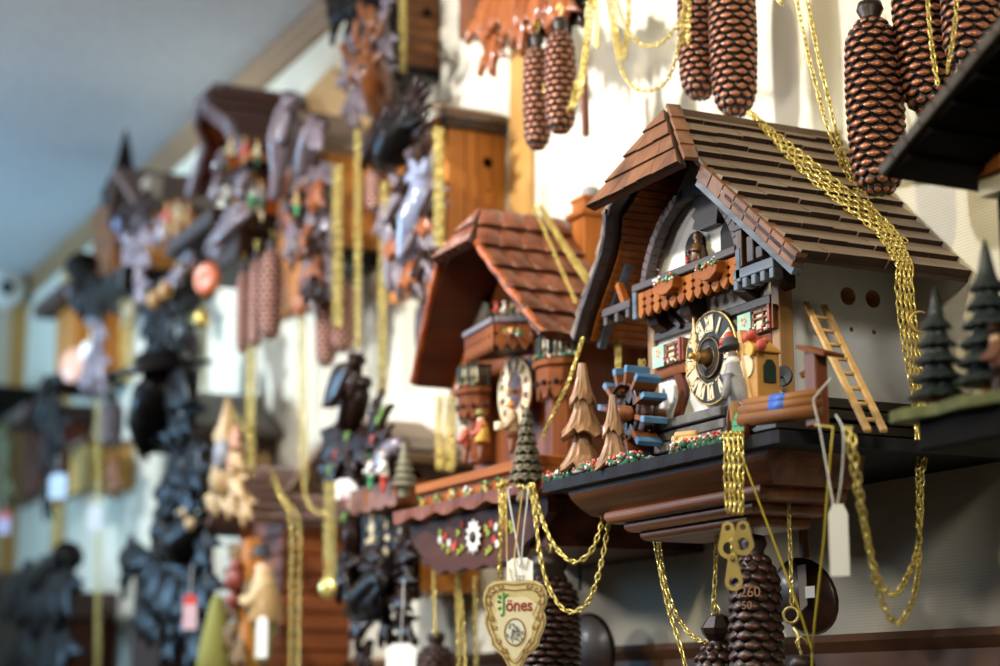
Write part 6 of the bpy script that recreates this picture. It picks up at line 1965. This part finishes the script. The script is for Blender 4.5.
for i in range(2):
    chain('brass chain hanging doubled at the left end of the swags', hang((609 + i * 3, -10, .13), (614 + i * 3, 28, .13), (620 + i * 3, 60, .13), (624 + i * 2, 48, .13), (628 + i, 20, .13), (628 + i, -10, .13), n=6), .007, .0009, 'doubled chains at the top')
for u in (685, 689.5):
    chain('brass chain crossing the shorter cone of the pair', hang((u, -10, .135), (u - .5, 20, .137), (u - 1, 48, .137)), .007, .0009, 'chains on the shorter cone')
chain('brass chain crossing the second near cone', hang((927, -10, .14), (930, 30, .14), (934, 62, .14), (939, 90, .14)), .0066, .0009)
chain('brass chain crossing the near cone by the dark roof', hang((957, -10, .13), (955, 25, .13), (950, 55, .13), (946, 78, .13)), .0066, .0009)
q = P(783, 6, .12)
chain('short brass chain end at the top edge', hang((775, -10, .12), (779, 0, .12), (783, 7, .12)), .0066, .0009)

# cones of the blurred clocks
def far_cone(u0, v0, v1, off, R, label, tip=None, rows=16, around=10):
    a, b = P(u0, v0, off), P(u0, v1, off)
    return make_cone(a, a.z - b.z, R, rows, around, label, tip=tip)
far_cone(537, 42, 150, .17, .0185, 'lowest of the two small cones under the orange carved clock')
far_cone(560, 26, 134, .17, .0200, 'fatter of the two small cones under the orange carved clock')
pinkc = paint('pinkish copper scale', 'dba692', .4, 'b87e6a', 120, .3)
far_cone(272, 246, 338, .20, .0205, 'pinkish cone nearest the carved columns, one of three under the gabled chalet', pinkc, 18, 9)
far_cone(257, 256, 346, .20, .0125, 'middle pinkish cone of the three under the gabled chalet', pinkc, 18, 9)
far_cone(244, 268, 352, .20, .0125, 'pinkish cone nearest the orange ring under the gabled chalet', pinkc, 18, 9)
far_cone(327, 282, 366, .12, .019, 'pinkish cone behind the chain bundle below the carved columns', pinkc, 18, 9)
far_cone(343, 275, 352, .10, .021, 'dark pinkish cone right under the orange clock case', pinkc, 18, 9)
far_cone(377, 165, 212, .14, .018, 'small pink cone by the dark bird wing', pinkc, 11, 9)
gvt = paint('grey violet scale', '8c8088', .4, '6c6068', 120)
far_cone(190, 328, 400, .12, .026, 'grey violet cone above the grey roof', gvt, 14, 9)
far_cone(112, 398, 446, .15, .030, 'grey violet cone at the small tan box clock', gvt, 12, 9)
far_cone(436, 640, 720, .14, .028, 'dark cone under the leftmost skirt chain', cone_bz, 14, 10)
far_cone(424, 300, 350, .09, .014, 'slim pale cone on the wall left of the tiled roof', gvt, 12, 8)

# price tags of the blurred clocks
pale_pink = paint('pale pink paper', 'dcb8bb', .6)
price_tag('white tag with red band hanging on the black carved clock', [[(192, 565, .24), (191, 580, .245), (190, 598, .25)]], (190, 612), .25, .015, .032, strip=paint('red band', 'd8402f', .5), mat=pale_pink)
price_tag('white price tag hanging at the bottom under the dark bird clock', [[(404, 580, .21), (402, 620, .215), (401, 645, .215)]], (401, 662), .215, .024, .026)
price_tag('narrow white tag on the huntsman figure', [[(262, 600, .25), (262, 612, .25)]], (262, 637), .25, .011, .034)
price_tag('pale blue tag on the far red-brown clock', [[(59, 455, .26), (58, 470, .26)]], (58, 486), .26, .026, .030, mat=paint('pale blue paper', 'a8bccf', .5))
price_tag('white tag by the far long chains', [[(97, 480, .24), (96, 505, .24)]], (95, 518), .24, .018, .028, mat=paint('grey white paper', 'c4c8cc', .6))
price_tag('white tag with red top at the edge of the photo', [[(4, 500, .24), (4, 514, .24)]], (4, 523), .24, .022, .030, strip=paint('red band', 'd8402f', .5), mat=paint('pale lilac paper', 'b9b0c6', .6))
price_tag('white folded card lying at the edge of the slatted cabin roof', None, (346, 489), .19, .02, .016)
bpy.context.view_layer.update()
